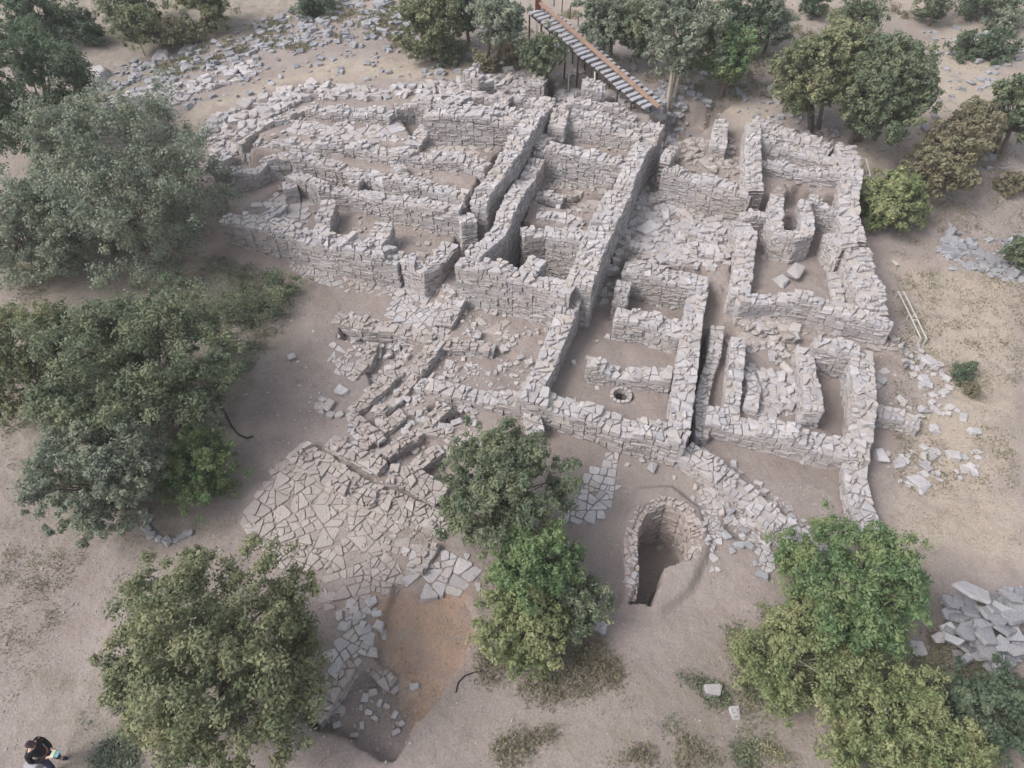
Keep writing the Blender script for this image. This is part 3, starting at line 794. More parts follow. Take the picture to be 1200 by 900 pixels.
RUB = [
 ('long band of grey rubble along the far side of the pale path', [(105,95),(150,115),(260,80),(330,60),(450,50),(520,60),(460,0),(360,10),(300,45),(200,60),(110,80)], 1100, .08, .6, GREY),
 ('stony bank left of the pale path', [(125,118),(230,95),(300,75),(310,88),(230,112),(180,138),(130,140)], 420, .12, .7, CAPS),
 ('collapsed stones on the far left corner of the left block', [(238,150),(300,118),(370,102),(450,108),(480,118),(360,120),(300,145),(262,180),(255,200)], 750, .1, .7, CAPS),
 ('fallen stones along the back edge of the left block', [(445,105),(540,95),(600,85),(640,98),(720,110),(745,128),(650,118),(560,108),(500,118)], 650, .1, .65, CAPS),
 ('rubble filling the stepped court', [(740,240),(860,260),(860,330),(830,318),(740,308)], 520, .08, .6, CAPS),
 ('rubble on the floor of the upper court', [(790,150),(845,140),(880,200),(870,220),(800,195)], 300, .08, .45, FLAG),
 ('loose stones below the stair foot', [(740,120),(800,110),(830,130),(790,160),(765,150)], 330, .08, .5, GREY),
 ('rubble in the back rooms of the middle block', [(660,135),(760,150),(745,185),(645,165)], 260, .07, .4, CAPS),
 ('rubble in the dark cell and low rooms of the middle block', [(600,275),(690,285),(720,220),(640,195)], 200, .07, .35, STONE),
 ('small stones in the passages of the left block', [(300,180),(560,200),(550,245),(300,205)], 150, .05, .28, FLAG),
 ('rubble in the front rooms of the left block', [(280,250),(400,230),(540,255),(505,305),(400,285)], 170, .06, .35, FLAG),
 ('stones on the floor of the far left room', [(300,160),(355,126),(470,140),(495,170)], 150, .06, .35, CAPS),
 ('gravelly stones in the sunken yard rooms', [(500,400),(545,350),(660,385),(615,460),(490,440)], 420, .04, .28, CAPS),
 ('small stones over the left trenches', [(390,365),(500,395),(490,440),(560,470),(560,520),(450,560),(390,520),(470,440),(400,400)], 620, .05, .38, CAPS),
 ('grey pebbly rubble on the street wall area', [(345,520),(440,540),(540,600),(560,690),(470,700),(400,640),(300,620)], 320, .03, .16, FLAG),
 ('tumbled stones in the smallest right rooms', [(870,385),(940,395),(950,480),(875,485)], 320, .07, .5, CAPS),
 ('heap of stones at the back of the lowest right rooms', [(868,384),(918,380),(930,400),(900,412),(868,402)], 260, .1, .5, FLAG),
 ('loose stones in the upper right rooms', [(888,150),(990,180),(990,240),(960,300),(880,300)], 300, .06, .4, FLAG),
 ('tumbled stones right of the lowest right corner', [(1015,420),(1075,400),(1115,480),(1100,505),(1020,500)], 200, .06, .36, CAPS),
 ('stone spread on the bare ground right of the narrow wall', [(1022,530),(1090,525),(1150,530),(1145,560),(1050,572)], 120, .06, .36, CAPS),
 ('grey rocks on the slope at the right edge', [(1130,285),(1200,280),(1200,330),(1150,318)], 110, .12, .6, GREY),
 ('thin band of stones on the slope behind the pale shrub', [(1075,265),(1110,270),(1160,315),(1120,312)], 110, .1, .6, GREY),
 ('fine stones along the diagonal wall', [(800,520),(850,540),(940,610),(970,660),(880,640),(830,590)], 360, .05, .35, CAPS),
 ('stones in the south trench', [(425,780),(495,820),(458,888),(360,840)], 90, .03, .16, FLAG),
 ('scattered gravel over the front ground', [(0,520),(420,640),(500,700),(900,560),(1200,560),(1200,900),(0,900)], 3200, .015, .07, FLAG),
 ('scattered gravel over the left slope', [(250,300),(420,380),(400,500),(300,560),(240,480)], 320, .02, .12, CAPS),
 ('scattered gravel over the right slope', [(1040,200),(1200,200),(1200,560),(1060,560)], 800, .02, .12, FLAG),
 ('scattered stones over the far hillside', [(60,150),(200,60),(420,0),(700,60),(900,100),(1200,0),(1200,180),(1000,160),(700,90),(250,120)], 1500, .05, .5, GREY),
 ('fallen stones at the foot of the right block', [(850,380),(1050,400),(1045,415),(850,395)], 160, .05, .35, FLAG),
]
for i, (lab, px, n, a, b, m) in enumerate(RUB):
    rubble(lab, px, n, a, b, 100 + i, m)

# ------------------------------------------------------------------ countable loose stones
def one_rock(name, size, mat, seed):
    V, Q, T = rocks_mesh(np.zeros((1, 3)), np.array([size]), np.zeros(1), np.zeros((1, 2)), seed)
    me_o = bulk(name, V, [(Q, 0), (T, 0)], [mat]); me = me_o.data
    bpy.data.objects.remove(me_o); return me
protos = {m.name: [one_rock('loose_stone', (1, random.uniform(.55, .9), random.uniform(.3, .6)), m, 900 + k) for k in range(6)] for m in (CAPS, GREY, FLAG)}
def stone_at(px, py, size, label, group=None, mat=CAPS, name='loose_stone', cat='stone', rz=None, dims=None):
    x, y, z = G(px, py)
    o = bpy.data.objects.new(name, random.choice(protos[mat.name])); link(o)
    o.location = (x, y, z - size * .02); o.rotation_euler = (random.uniform(-.12, .12), random.uniform(-.12, .12), random.uniform(0, 6.28) if rz is None else rz)
    o.scale = dims or (size,) * 3
    tag(o, label, cat, group)
for (px, py, s, lab) in [
 (1077,568,.85,'long pale slab lying alone below the tumbled stones on the right'), (1141,506,.5,'round grey boulder alone on the right slope'),
 (1030,536,.6,'white block beside the top of the narrow wall on the right'), (1054,544,.5,'second pale slab right of the white block by the narrow wall'),
 (1117,535,.6,'pale upright stone at the right end of the stone spread'),(1094,502,.4,'bright white stone below the cobbled step on the right'),
 (834,811,.5,'bright white block on the weedy ground at the bottom'), (861,836,.35,'small white stone below the bright white block'),
 (763,549,.45,'single pale stone between the keyhole pit and the front wall'), (661,545,.28,'small square stone right of the mixed green tree'),
 (283,358,.6,'upright grey stone among the dark low shrub'), (385,476,.55,'left block of the stone group on the bare slope'),
 (342,419,.4,'solitary pale stone on the bare slope below the dark shrub'), (401,459,.5,'highest block of the stone group on the bare slope'),
 (760,271,1.3,'large flat pale slab lying in the stepped court'), (943,163,.9,'large white boulder on the back wall of the right block'),
 (120,88,1.1,'flat pale rock beside the left path end'), (110,98,1.0,'second flat rock below the pale rock by the left path'),
 (190,67,1.0,'broad grey rock under the leaning shrub at top left'), (678,738,.8,'white slab at the lower right foot of the fresh green tree'),
 (703,735,.5,'narrow white slab right of the fresh green tree foot'), (222,55,.5,'lone stone right of the grey rock at top left'),
 (470,345,.5,'square grey stone in front of the left block corner'), (295,262,.9,'pale slab on the sill of the left front room'),
 (930,322,.95,'grey boulder lying on the floor of the lower right room'), (915,331,.7,'smaller boulder left of the grey boulder in the lower right room'),
 (920,292,.4,'small pale stone on the floor above the grey boulder'), (486,805,.32,'small cream stone on the clay at the pit foot'),
 (773,643,.32,'square pale block standing at the bottom of the keyhole pit'), (1029,446,.7,'tilted grey block right of the outer right wall'),
 (1089,425,.6,'leftmost pale stone of the arc below the handrail'), (1074,760,.5,'white stone left of the slab pile foot') ]:
    stone_at(px, py, s, lab)
CL = [
 ('stone block of the loose row above the south trench', 'stone blocks above the south trench', [(388,700),(398,722),(412,708),(420,722),(436,706),(442,720),(429,740),(444,734),(433,752),(425,732),(404,735),(415,716),(448,745),(437,765)], .34, CAPS),
 ('rounded stone on the floor of the south trench', 'rounded stones in the south trench', [(437,812),(445,825),(432,835),(453,828),(463,838),(424,850),(440,842),(470,848),(428,818),(400,832),(465,858),(416,862),(395,850)], .25, CAPS),
 ('weathered block of the little group on the bare slope', 'blocks on the bare slope', [(375,478),(388,487),(398,487),(378,470)], .45, CAPS),
 ('pale stone in the arc of stones below the handrail', 'arc of stones below the handrail', [(1080,430),(1095,432),(1103,438),(1108,444),(1112,455),(1105,460),(1098,428),(1070,440),(1083,447)], .42, CAPS),
 ('stone of the strung out line on the slope right of the cobbled step', 'stones right of the cobbled step', [(1112,478),(1122,482),(1128,490),(1136,548),(1130,552),(1142,556),(1128,536)], .38, CAPS),
 ('small kerb stone of the ring at the foot of the big grey green tree', 'kerb stones of the tree ring', [(172,600),(175,610),(172,620),(178,628),(187,632),(196,634),(205,634),(213,630),(220,626)], .34, GREY),
 ('pale stone lying along the foot of the far bank', 'stones along the far bank', [(150,127),(165,122),(175,130),(190,120),(205,115),(215,118),(232,108),(250,103),(262,98),(150,110),(133,128)], .5, CAPS),
 ('stone strewn between the drain end and the keyhole pit', 'stones near the drain end', [(752,540),(815,572),(812,584),(842,560),(858,582),(866,590),(790,560),(735,545)], .26, CAPS),
 ('stone lying on the yard floor beside the tall front wall', 'stones on the yard floor', [(560,395),(572,412),(590,410),(598,405),(610,420),(620,425),(585,392),(566,380),(600,398)], .36, CAPS),
 ('stone left on the floor of the lower middle rooms', 'stones on the middle room floors', [(700,400),(712,395),(690,420),(762,355),(772,360),(788,362),(700,455),(672,425)], .26, CAPS),
 ('rounded stone lying in the hollow beside the diagonal wall', 'stones in the hollow', [(855,600),(862,615),(872,622),(850,628),(878,640),(866,640),(858,645),(885,660),(893,675),(872,600)], .34, GREY),
]
ORD = ['leftmost', 'second from the left', 'third from the left', 'fourth from the left', 'fifth from the left', 'sixth from the left', 'seventh from the left',
       'eighth from the left', 'ninth from the left', 'tenth from the left', 'eleventh from the left', 'twelfth from the left', 'thirteenth from the left', 'rightmost']
for lab, grp, pts, s, m in CL:
    pts = sorted(pts)
    for k, (px, py) in enumerate(pts):
        o_ = 'rightmost' if k == len(pts) - 1 else ORD[k]
        stone_at(px, py, s * random.uniform(.75, 1.25), (grp[0].lower() + grp[1:]).replace('stones', 'stone', 1).replace('blocks', 'block', 1) + ', ' + o_ + ' of its group', grp, m)

# ------------------------------------------------------------------ pile of grey slabs on the right
EXTRA = [(random.uniform(1112, 1200), random.uniform(700, 772), random.uniform(.45, .8), random.uniform(.3, .5), random.uniform(0, 180), random.uniform(.12, .4)) for _ in range(22)]
SL = [ # centre px, length, width, rot, height in the pile, tilt
 (1141,690,1.55,.85,-20,.55), (1187,697,1.0,.4,-12,.60), (1183,712,1.1,.55,-35,.55), (1121,700,.85,.5,-25,.30), (1118,717,.9,.6,-20,.22),
 (1140,713,.9,.55,-50,.38), (1158,716,.7,.5,60,.50), (1168,712,.6,.45,-40,.55), (1190,722,.9,.6,20,.5), (1130,720,.8,.5,-15,.35),
 (1136,737,.8,.6,-40,.40), (1118,735,.7,.6,-70,.25), (1107,741,.65,.4,5,.22), (1122,746,.7,.4,-45,.30), (1157,742,1.0,.8,75,.45),
 (1160,760,1.0,.8,70,.35), (1180,735,.8,.6,20,.5), (1192,742,.7,.6,-10,.45), (1176,752,.7,.5,40,.40), (1190,760,.7,.5,-30,.35),
 (1135,757,.9,.35,-40,.15), (1147,768,.7,.4,-35,.15), (1165,780,.9,.5,-55,.12), (1155,728,.8,.4,-5,.5), (1172,725,.7,.5,15,.5),
 (1198,708,.9,.6,0,.45), (1128,762,.5,.3,-30,.08), (1184,775,.6,.4,60,.12), (1198,752,.6,.5,10,.35), (1143,728,.5,.35,10,.4)] + EXTRA
names = {0: 'largest whitish slab on the top corner of the slab pile', 12: 'small pale block on the left foot of the slab pile', 14: 'broad blue grey slab in the middle of the slab pile',
         15: 'broad slab just below the middle slab of the pile', 22: 'jagged slab at the lowest foot of the slab pile', 10: 'pale grey rounded slab left of the middle of the pile', 1: 'narrow pale slab at the upper right of the pile'}
for i, (px, py, L_, W_, rz, h) in enumerate(SL):
    h = h * 1.7 - .05; x, y = P(px, py, -.1 + h); g = hgt(x, y)
    mb = MB(); n = random.randint(4, 5); a0 = random.uniform(0, 6)
    pl = []
    for k in range(n):
        a = a0 + 2 * math.pi * (k + random.uniform(-.25, .25)) / n
        q = 1 / max(abs(math.cos(a)), abs(math.sin(a))) ** .7
        pl.append((math.cos(a) * L_ / 2 * q * .9, math.sin(a) * W_ / 2 * q * .9))
    pl = [(a * .82, b * .88) for a, b in cut_corners(pl, .03)]; mb.prism(pl, -.05, random.uniform(.05, .1), bev=.012)
    n0 = len(mb.v); o = mb.build('stone_slab', [GREY if i else CAPS])
    o.data.materials[0] = CAPS if i in (0, 12, 11) else GREY
    o.location = (x, y, g + h + random.uniform(-.06, .16)); o.rotation_euler = (R(random.uniform(-28, 24)), R(random.uniform(-26, 22)), R(rz))
    tag(o, names.get(i, 'grey broken slab stacked in the slab pile at the right edge'), 'stone slab', 'stone slabs of the pile')
# stones packed under the pile
rubble('small broken stones packed under the slab pile', [(1108,728),(1130,700),(1200,695),(1200,768),(1175,785),(1130,768)], 420, .12, .45, 777, GREY, 1.1)

# ------------------------------------------------------------------ round features
def ring_of_stones(name, label, cat, px, py, r, h, n, mat, z=None, tiers=3, size=.2):
    x, y, z0 = G(px, py)
    if z is not None: z0 = z; x, y = P(px, py, z)
    root = empty(name, (x, y, z0)); tag(root, label, cat)
    mb = MB()
    for t in range(tiers):
        for k in range(n):
            a0 = 2 * math.pi * (k + .5 * (t % 2)) / n + .03; a1 = a0 + 2 * math.pi / n - .07
            ri, ro = r, r + size * random.uniform(.85, 1.2)
            pl = [(ri * math.cos(a0), ri * math.sin(a0)), (ro * math.cos(a0), ro * math.sin(a0)), (ro * math.cos(a1), ro * math.sin(a1)), (ri * math.cos(a1), ri * math.sin(a1))]
            zz = -h + h * (t / tiers) + (h / tiers)
            mb.prism(pl, zz - h / tiers, zz + random.uniform(-.02, .03), bev=.02)
    mb.build('ring', [mat], root)
    return root
wr = ring_of_stones('well', 'round stone well with a broken mouth in the lower middle room', 'well', 728, 462, .30, .28, 13, CAPS, z=-.1, tiers=2, size=.12)
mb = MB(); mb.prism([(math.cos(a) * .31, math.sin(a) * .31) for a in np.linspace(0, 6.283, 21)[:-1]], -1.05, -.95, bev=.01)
DARK = simple('well_shade_black', (.035, .03, .027)); mb.build('shaft', [DARK], wr)  # near-black disc: shade down the well put into its colour
rb = ring_of_stones('round_base', 'round stone base with a hollow centre in the middle block room', 'stone base', 671, 226, .12, .3, 9, FLAG, z=1.25, tiers=2, size=.2)

# small square hole and dark niche in walls are not modelled
# ------------------------------------------------------------------ staircase
stone_wall('baked clay and stone rim curving round the keyhole pit', [(739,700),(741,668),(739,640),(741,615),(755,594),(779,585),(803,594),(817,617),(817,642),(806,662),(788,674)], [-.18,-.15,-.1,-.05,-.02,0,-.02,-.05,-.1,-.15,-.2], .34, cell=.24, crumble=.06, cat='kiln rim', name='kiln_rim', capm=BAKED, facem=BAKED)
def staircase():
    B_ = Vector((*P(764, 122, 3.0), 3.0)); T_ = Vector((*P(633, 12, 4.9), 4.9))
    root = empty('staircase', (B_.x, B_.y, hgt(B_.x, B_.y))); O = root.location.copy()
    tag(root, 'long open staircase of grey slab treads on dark posts coming down the hill', 'staircase')
    d = (T_ - B_); n = 27; u = d.xy.normalized(); s = Vector((u.y, -u.x, 0))  # to the right when looking up
    U = Vector((u.x, u.y, 0))
    for k in range(n):
        c = B_ + d * (k / (n - 1)); m = MB(); e = random.uniform(-.06, .06); w_ = random.uniform(.6, .8)
        m.bar(c - s * w_ - O + U * e, c + s * w_ * .95 - O + U * e + Vector((0, 0, random.uniform(-.02, .02))), .25, .08)
        m.build('tread', TREAD, root)
    for sg in (-.6, .6):
        m = MB(); m.bar(B_ + s * sg - O - Vector((0, 0, .13)), T_ + s * sg - O - Vector((0, 0, .13)), .09, .14); m.build('stringer', WOOD, root)
    for k in range(2, n, 3):
        for sg in (-.75, .75):
            c = B_ + d * (k / (n - 1)) + s * sg; g = hgt(c.x, c.y)
            if c.z - g < .3: continue
            m = MB(); m.tube([(c.x - O.x, c.y - O.y, g - .2 - O.z), (c.x - O.x, c.y - O.y, c.z - .08 - O.z)], .05); m.build('post', WOOD, root)
    for k, off in ((10, -1), (16, -1), (24, -1)):
        c = B_ + d * (k / (n - 1)) - s * .8; q = c - s * .6 - U * .8; g = hgt(q.x, q.y)
        m = MB(); m.tube([(q.x - O.x, q.y - O.y, g - O.z), tuple(c - O - Vector((0, 0, .1)))], .045); m.build('brace', PALE, root)
    m = MB(); a = B_ - U * .5 + Vector((0, 0, .05)); b = T_ + U * .1 + Vector((0, 0, .42))
    m.bar(a - O, b - O, .2, .12); m.build('beam', RUST, root)
    for k in range(1, n, 6):
        c = B_ + d * (k / (n - 1)); m = MB(); m.bar(c - O, c - O + Vector((0, 0, .30)), .06, .06); m.build('beam_support', RUST, root)
    m = MB(); c = T_ + U * .2; m.bar(c - O + Vector((0, 0, -.1)), c - O + Vector((0, 0, 1.5)), .42, .32); m.build('head_post', RUSTPLATE, root)
    for k in range(n - 9, n, 2):
        c = B_ + d * (k / (n - 1)) + s * 1.0; m = MB(); m.tube([c - O, c - O + Vector((0, 0, .75))], .03); m.build('rail_post', WOOD, root)
staircase()
# pier of stacked stones beneath the stair, near its foot
stone_wall('square stacked stone pier under the lower part of the staircase', [(686,97),(706,100)], [3.5,3.4], 1.1, crumble=.05, cat='stone pier', name='stone_pier')
stone_wall('small stacked stone pier left of the little tree at the back', [(622,93),(636,95)], [3.3,3.3], .8, crumble=.05, cat='stone pier', name='stone_pier')
stone_wall('cairn of piled stones behind the back wall of the left block', [(552,84),(562,92),(572,96)], [3.6,3.4,3.1], 1.2, crumble=.3, cat='stone pile', name='stone_pile')

# ------------------------------------------------------------------ handrails
def handrail(label, a, b, hz, wid):
    A = G(*a); B_ = G(*b); root = empty('handrail', A); tag(root, label, 'handrail', 'pale handrails on the right side')
    A = Vector(A); B_ = Vector(B_); O = A.copy(); d = (B_ - A); d.z = 0; d.normalize(); s = Vector((d.y, -d.x, 0))
    for sg, nm in ((0, 'rail'), (1, 'rail')):
        m = MB(); o = s * wid * sg
        m.tube([A + o - O + Vector((0, 0, hz)), (A + B_) / 2 + o - O + Vector((0, 0, hz * 1.03)), B_ + o - O + Vector((0, 0, hz))], .033); m.build('rail', PALE, root)
    for t in (0, .5, 1):
        for sg in (0, 1):
            p = A.lerp(B_, t) + s * wid * sg; m = MB(); m.tube([(p.x - O.x, p.y - O.y, hgt(p.x, p.y) - O.z - .1), (p.x - O.x, p.y - O.y, p.z - O.z + hz)], .04); m.build('post', PALE, root)
    for t in ((0, 1) if wid > 0 else (.62,)):
        p = A.lerp(B_, t); m = MB(); m.tube([p - O + Vector((0, 0, hz)), p + s * wid - O + Vector((0, 0, hz))], .035); m.build('crossbar', PALE, root)
handrail('long pale wooden double handrail sloping down beside the right block corner', (1049,349), (1075,404), .35, -.22)
handrail('short white metal railing by the top outer corner of the right block', (1007,206), (1012,226), .9, .55)
# lamp-like marker post in the far rubble
x, y, z = G(349, 50); mk = empty('marker_post', (x, y, z)); tag(mk, 'thin white marker post with small head standing in the far rubble', 'post')
m = MB(); m.tube([(0, 0, 0), (-.25, 0, 1.4)], .045); m.build('pole', PALE, mk); m = MB(); m.bar((-.35, 0, 1.42), (-.15, 0, 1.42), .16, .1); m.build('head', PALE, mk)
# hoses and plank
def hose(label, pts, r=.03):
    W_ = [G(*p) for p in pts]; mb = MB(); P3 = []
    for i in range(len(W_) - 1):
        for k in range(6):
            t = k / 6; q = Vector(W_[i]).lerp(Vector(W_[i + 1]), t); q.z = hgt(q.x, q.y) + r * 1.1; P3.append(q)
    mb.tube(P3, r); o = mb.build('hose', [RUBBER], None, W_[0], True); tag(o, label, 'hose')
hose('black hose curving from the big grey green tree over the bare slope', [(258,474),(266,488),(272,500),(280,510),(290,514),(298,511)])
hose('thin black hose arc below the fresh green tree', [(534,812),(537,800),(545,792),(556,788),(570,787)], .018)
def plank(label, a, b, w_=.14):
    A = Vector(G(*a)); B_ = Vector(G(*b)); mb = MB(); mb.bar(A + Vector((0, 0, .07)), B_ + Vector((0, 0, .09)), w_, .08); o = mb.build('plank', [PALE], None, A); tag(o, label, 'plank')
plank('short weathered plank on the bare right slope', (1045,307), (1051,313))
plank('pale beam lying at the foot of the south trench', (342,852), (358,838), .2)

# ------------------------------------------------------------------ trees
def leaves(cen, rad, n, size, seed, up=.25, lobes=13, cover=1.0, shape=1.0):
    r = np.random.default_rng(seed)
    nc = int(min(170, max(16, n / 260)))
    d = r.normal(size=(nc, 3)); d[:, 2] = d[:, 2] + up; d /= np.linalg.norm(d, axis=1)[:, None]
    ld = r.normal(size=(lobes, 3)); ld /= np.linalg.norm(ld, axis=1)[:, None]
    lob = np.max(np.clip(d @ ld.T, 0, 1) ** 4, axis=1)
    rr_ = (.60 + .40 * lob) * np.where(r.random(nc) < .25, r.uniform(.35, .8, nc), r.uniform(.82, 1.12, nc))
    cc = d * rr_[:, None] * np.array(rad)
    cr = r.uniform(.45, 1.1, nc) * max(rad) * 1.9 / math.sqrt(nc) * shape
    # three or four smaller sprays hang on every clump
    sub = 5; sd = r.normal(size=(nc, sub, 3)) * .72 + d[:, None] * .4
    sc3 = cc[:, None] + sd * cr[:, None, None]; sc3 = sc3.reshape(-1, 3); scr = np.repeat(cr, sub) * r.uniform(.42, .85, nc * sub)
    which = r.integers(0, nc * sub, n)
    o = r.normal(size=(n, 3)); o /= np.linalg.norm(o, axis=1)[:, None]; o *= (r.random(n) ** .6)[:, None]
    o *= (1 + .35 * np.abs(r.normal(size=n)))[:, None]
    loc = sc3[which] + o * scr[which][:, None] * np.array([1, 1, .8])
    loc[:, 2] = np.maximum(loc[:, 2], -rad[2] * .95)
    nm = o + np.array([0, 0, .35]) + r.normal(size=(n, 3)) * .45
    ax = np.cross(nm, r.normal(size=(n, 3))); ax /= np.linalg.norm(ax, axis=1)[:, None]
    b = np.cross(ax, nm); b /= np.linalg.norm(b, axis=1)[:, None]
    s = size * r.uniform(.6, 1.3, n)[:, None]
    p = loc + np.array(cen)
    V = np.stack([p - ax * s, p - b * s * .5, p + ax * s, p + b * s * .5], 1).reshape(-1, 3)
    Fq = np.arange(4 * n).reshape(n, 4)
    return V, Fq, cc + np.array(cen)
TN = [0]
def tree(label, px, py, rpx, kind, zc, flat=.85, n=16000, size=.085, asp=1.0, trunk=.13, lean=(0, 0), name='tree', cat='tree', group='trees around the excavation', bark=None, stems=1, base_px=None, up=.25):
    TN[0] += 1; seed = 500 + TN[0]
    gx, gy, gz = G(px, py)
    z = gz + zc
    for _ in range(4):
        x, y = P(px, py, z); z = hgt(x, y) + zc
    x, y = P(px, py, z)
    dep = depth_at(px, py, z); rm = rpx * dep / F
    rm *= .90; n = int(n * 2.1); size *= .72
    rad = (rm * asp, rm, rm * flat)
    bx, by = x - lean[0], y - lean[1]
    if base_px: bx, by, _ = G(*base_px)
    g = hgt(bx, by)
    root = empty(name, (bx, by, g)); tag(root, label, cat, group)
    V, Fq, cl = leaves((x, y, z), rad, n, size, seed, up)
    bulk('crown' if name == 'tree' else 'foliage', V, [(Fq, 0)], [LEAF[kind]], root, (bx, by, g))
    rr = random.Random(seed); m = MB(); O = Vector((bx, by, g))
    fork = Vector((x, y, z - rad[2] * .35)) - O
    for sidx in range(stems):
        o = Vector((rr.uniform(-.3, .3), rr.uniform(-.3, .3), 0)) * (stems > 1)
        f2 = fork + o * 2
        m.tube([o + Vector((0, 0, -.2)), o.lerp(f2, .5) + Vector((rr.uniform(-.1, .1), rr.uniform(-.1, .1), 0)), f2], [trunk, trunk * .8, trunk * .6], 8)
    for k in range(min(len(cl), 26)):
        q = Vector(cl[rr.randrange(len(cl))]) - O
        st = Vector((0, 0, 0)).lerp(fork, rr.uniform(.55, 1.0)); md = st.lerp(q, .5) + Vector((rr.uniform(-.2, .2), rr.uniform(-.2, .2), rr.uniform(0, .25)))
        m.tube([st, md, q], [trunk * .42, trunk * .25, trunk * .08], 5)
    m.build('trunk' if name == 'tree' else 'stem', [bark or BARK], root)
    return root
T = tree
# nearest trees
T('olive green broad tree at the bottom left with yellowish sprays', 248, 768, 138, 'olive', 2.9, .8, 44000, .075)
T('large dark grey green tree at the left edge of the bare slope', 168, 432, 120, 'oak', 2.9, .8, 42000, .085)
T('silvery lower lobe tree leaning to the bare ground at the left', 118, 555, 82, 'grey', 2.0, .8, 22000, .08)
T('light olive tree cut by the left frame edge', 25, 420, 82, 'olive', 2.2, .8, 18000, .085)
T('big silvery grey green tree overhanging the left block corner', 138, 225, 128, 'grey', 3.0, .85, 44000, .09, asp=1.05)
T('silvery tree cut by the left edge beside the big overhanging tree', 20, 270, 75, 'grey', 2.4, .8, 15000, .09)
T('deep dark green tree in the upper left corner', 38, 112, 82, 'dark', 3.0, .95, 22000, .10)
T('fresh green bush under the large dark tree on the left', 232, 548, 50, 'bright', 1.0, .7, 11000, .07, name='shrub', cat='shrub', trunk=.06)
T('mixed green and rusty tree just below the front wall', 590, 573, 86, 'oak', 2.3, .95, 25000, .075)
T('fresh bright green tree right below the mixed green tree', 628, 672, 62, 'bright', 1.9, .85, 16000, .075)
T('drooping yellow green tree above the thin black hose', 612, 738, 58, 'lime', 1.4, .7, 11000, .075)
T('dark green tree half hidden behind the fresh green one', 668, 705, 40, 'oak', 1.2, .8, 7000, .075)
T('bright green tree at the end of the diagonal wall', 1012, 690, 88, 'bright', 2.1, .85, 24000, .075, asp=1.05)
T('small green sapling left of the bright green tree', 925, 648, 24, 'bright', .8, .9, 2600, .07, name='shrub', cat='shrub', trunk=.04)
T('yellow green feathery shrub at the bottom right', 930, 770, 72, 'lime', 1.3, .6, 14000, .065, name='shrub', cat='shrub', trunk=.05, stems=3, bark=PBARK)
T('broad pale green shrub mass at the bottom right', 1035, 838, 85, 'lime', 1.1, .5, 15000, .07, name='shrub', cat='shrub', trunk=.05, stems=3, bark=PBARK)
T('dark green bush at the lower right frame edge', 1160, 830, 58, 'dark', 1.0, .7, 11000, .075, name='shrub', cat='shrub', trunk=.05)
T('pale bush at the very bottom right corner', 1110, 885, 55, 'lime', .9, .6, 8500, .07, name='shrub', cat='shrub', trunk=.05)
T('brownish dry shrub above the bottom right shrub mass', 960, 725, 40, 'brown', .8, .6, 4500, .065, name='shrub', cat='shrub', trunk=.04)
T('low dark shrub with pale stones on the left slope', 300, 352, 42, 'oak', .35, .3, 4500, .07, asp=1.2, name='shrub', cat='shrub', trunk=.03)
T('small dark bush on the bare right slope', 1130, 438, 13, 'dark', .3, .7, 1500, .06, name='shrub', cat='shrub', trunk=.03)
T('tiny brown bush below the small dark bush on the right slope', 1139, 457, 10, 'brown', .25, .6, 900, .05, name='shrub', cat='shrub', trunk=.03)
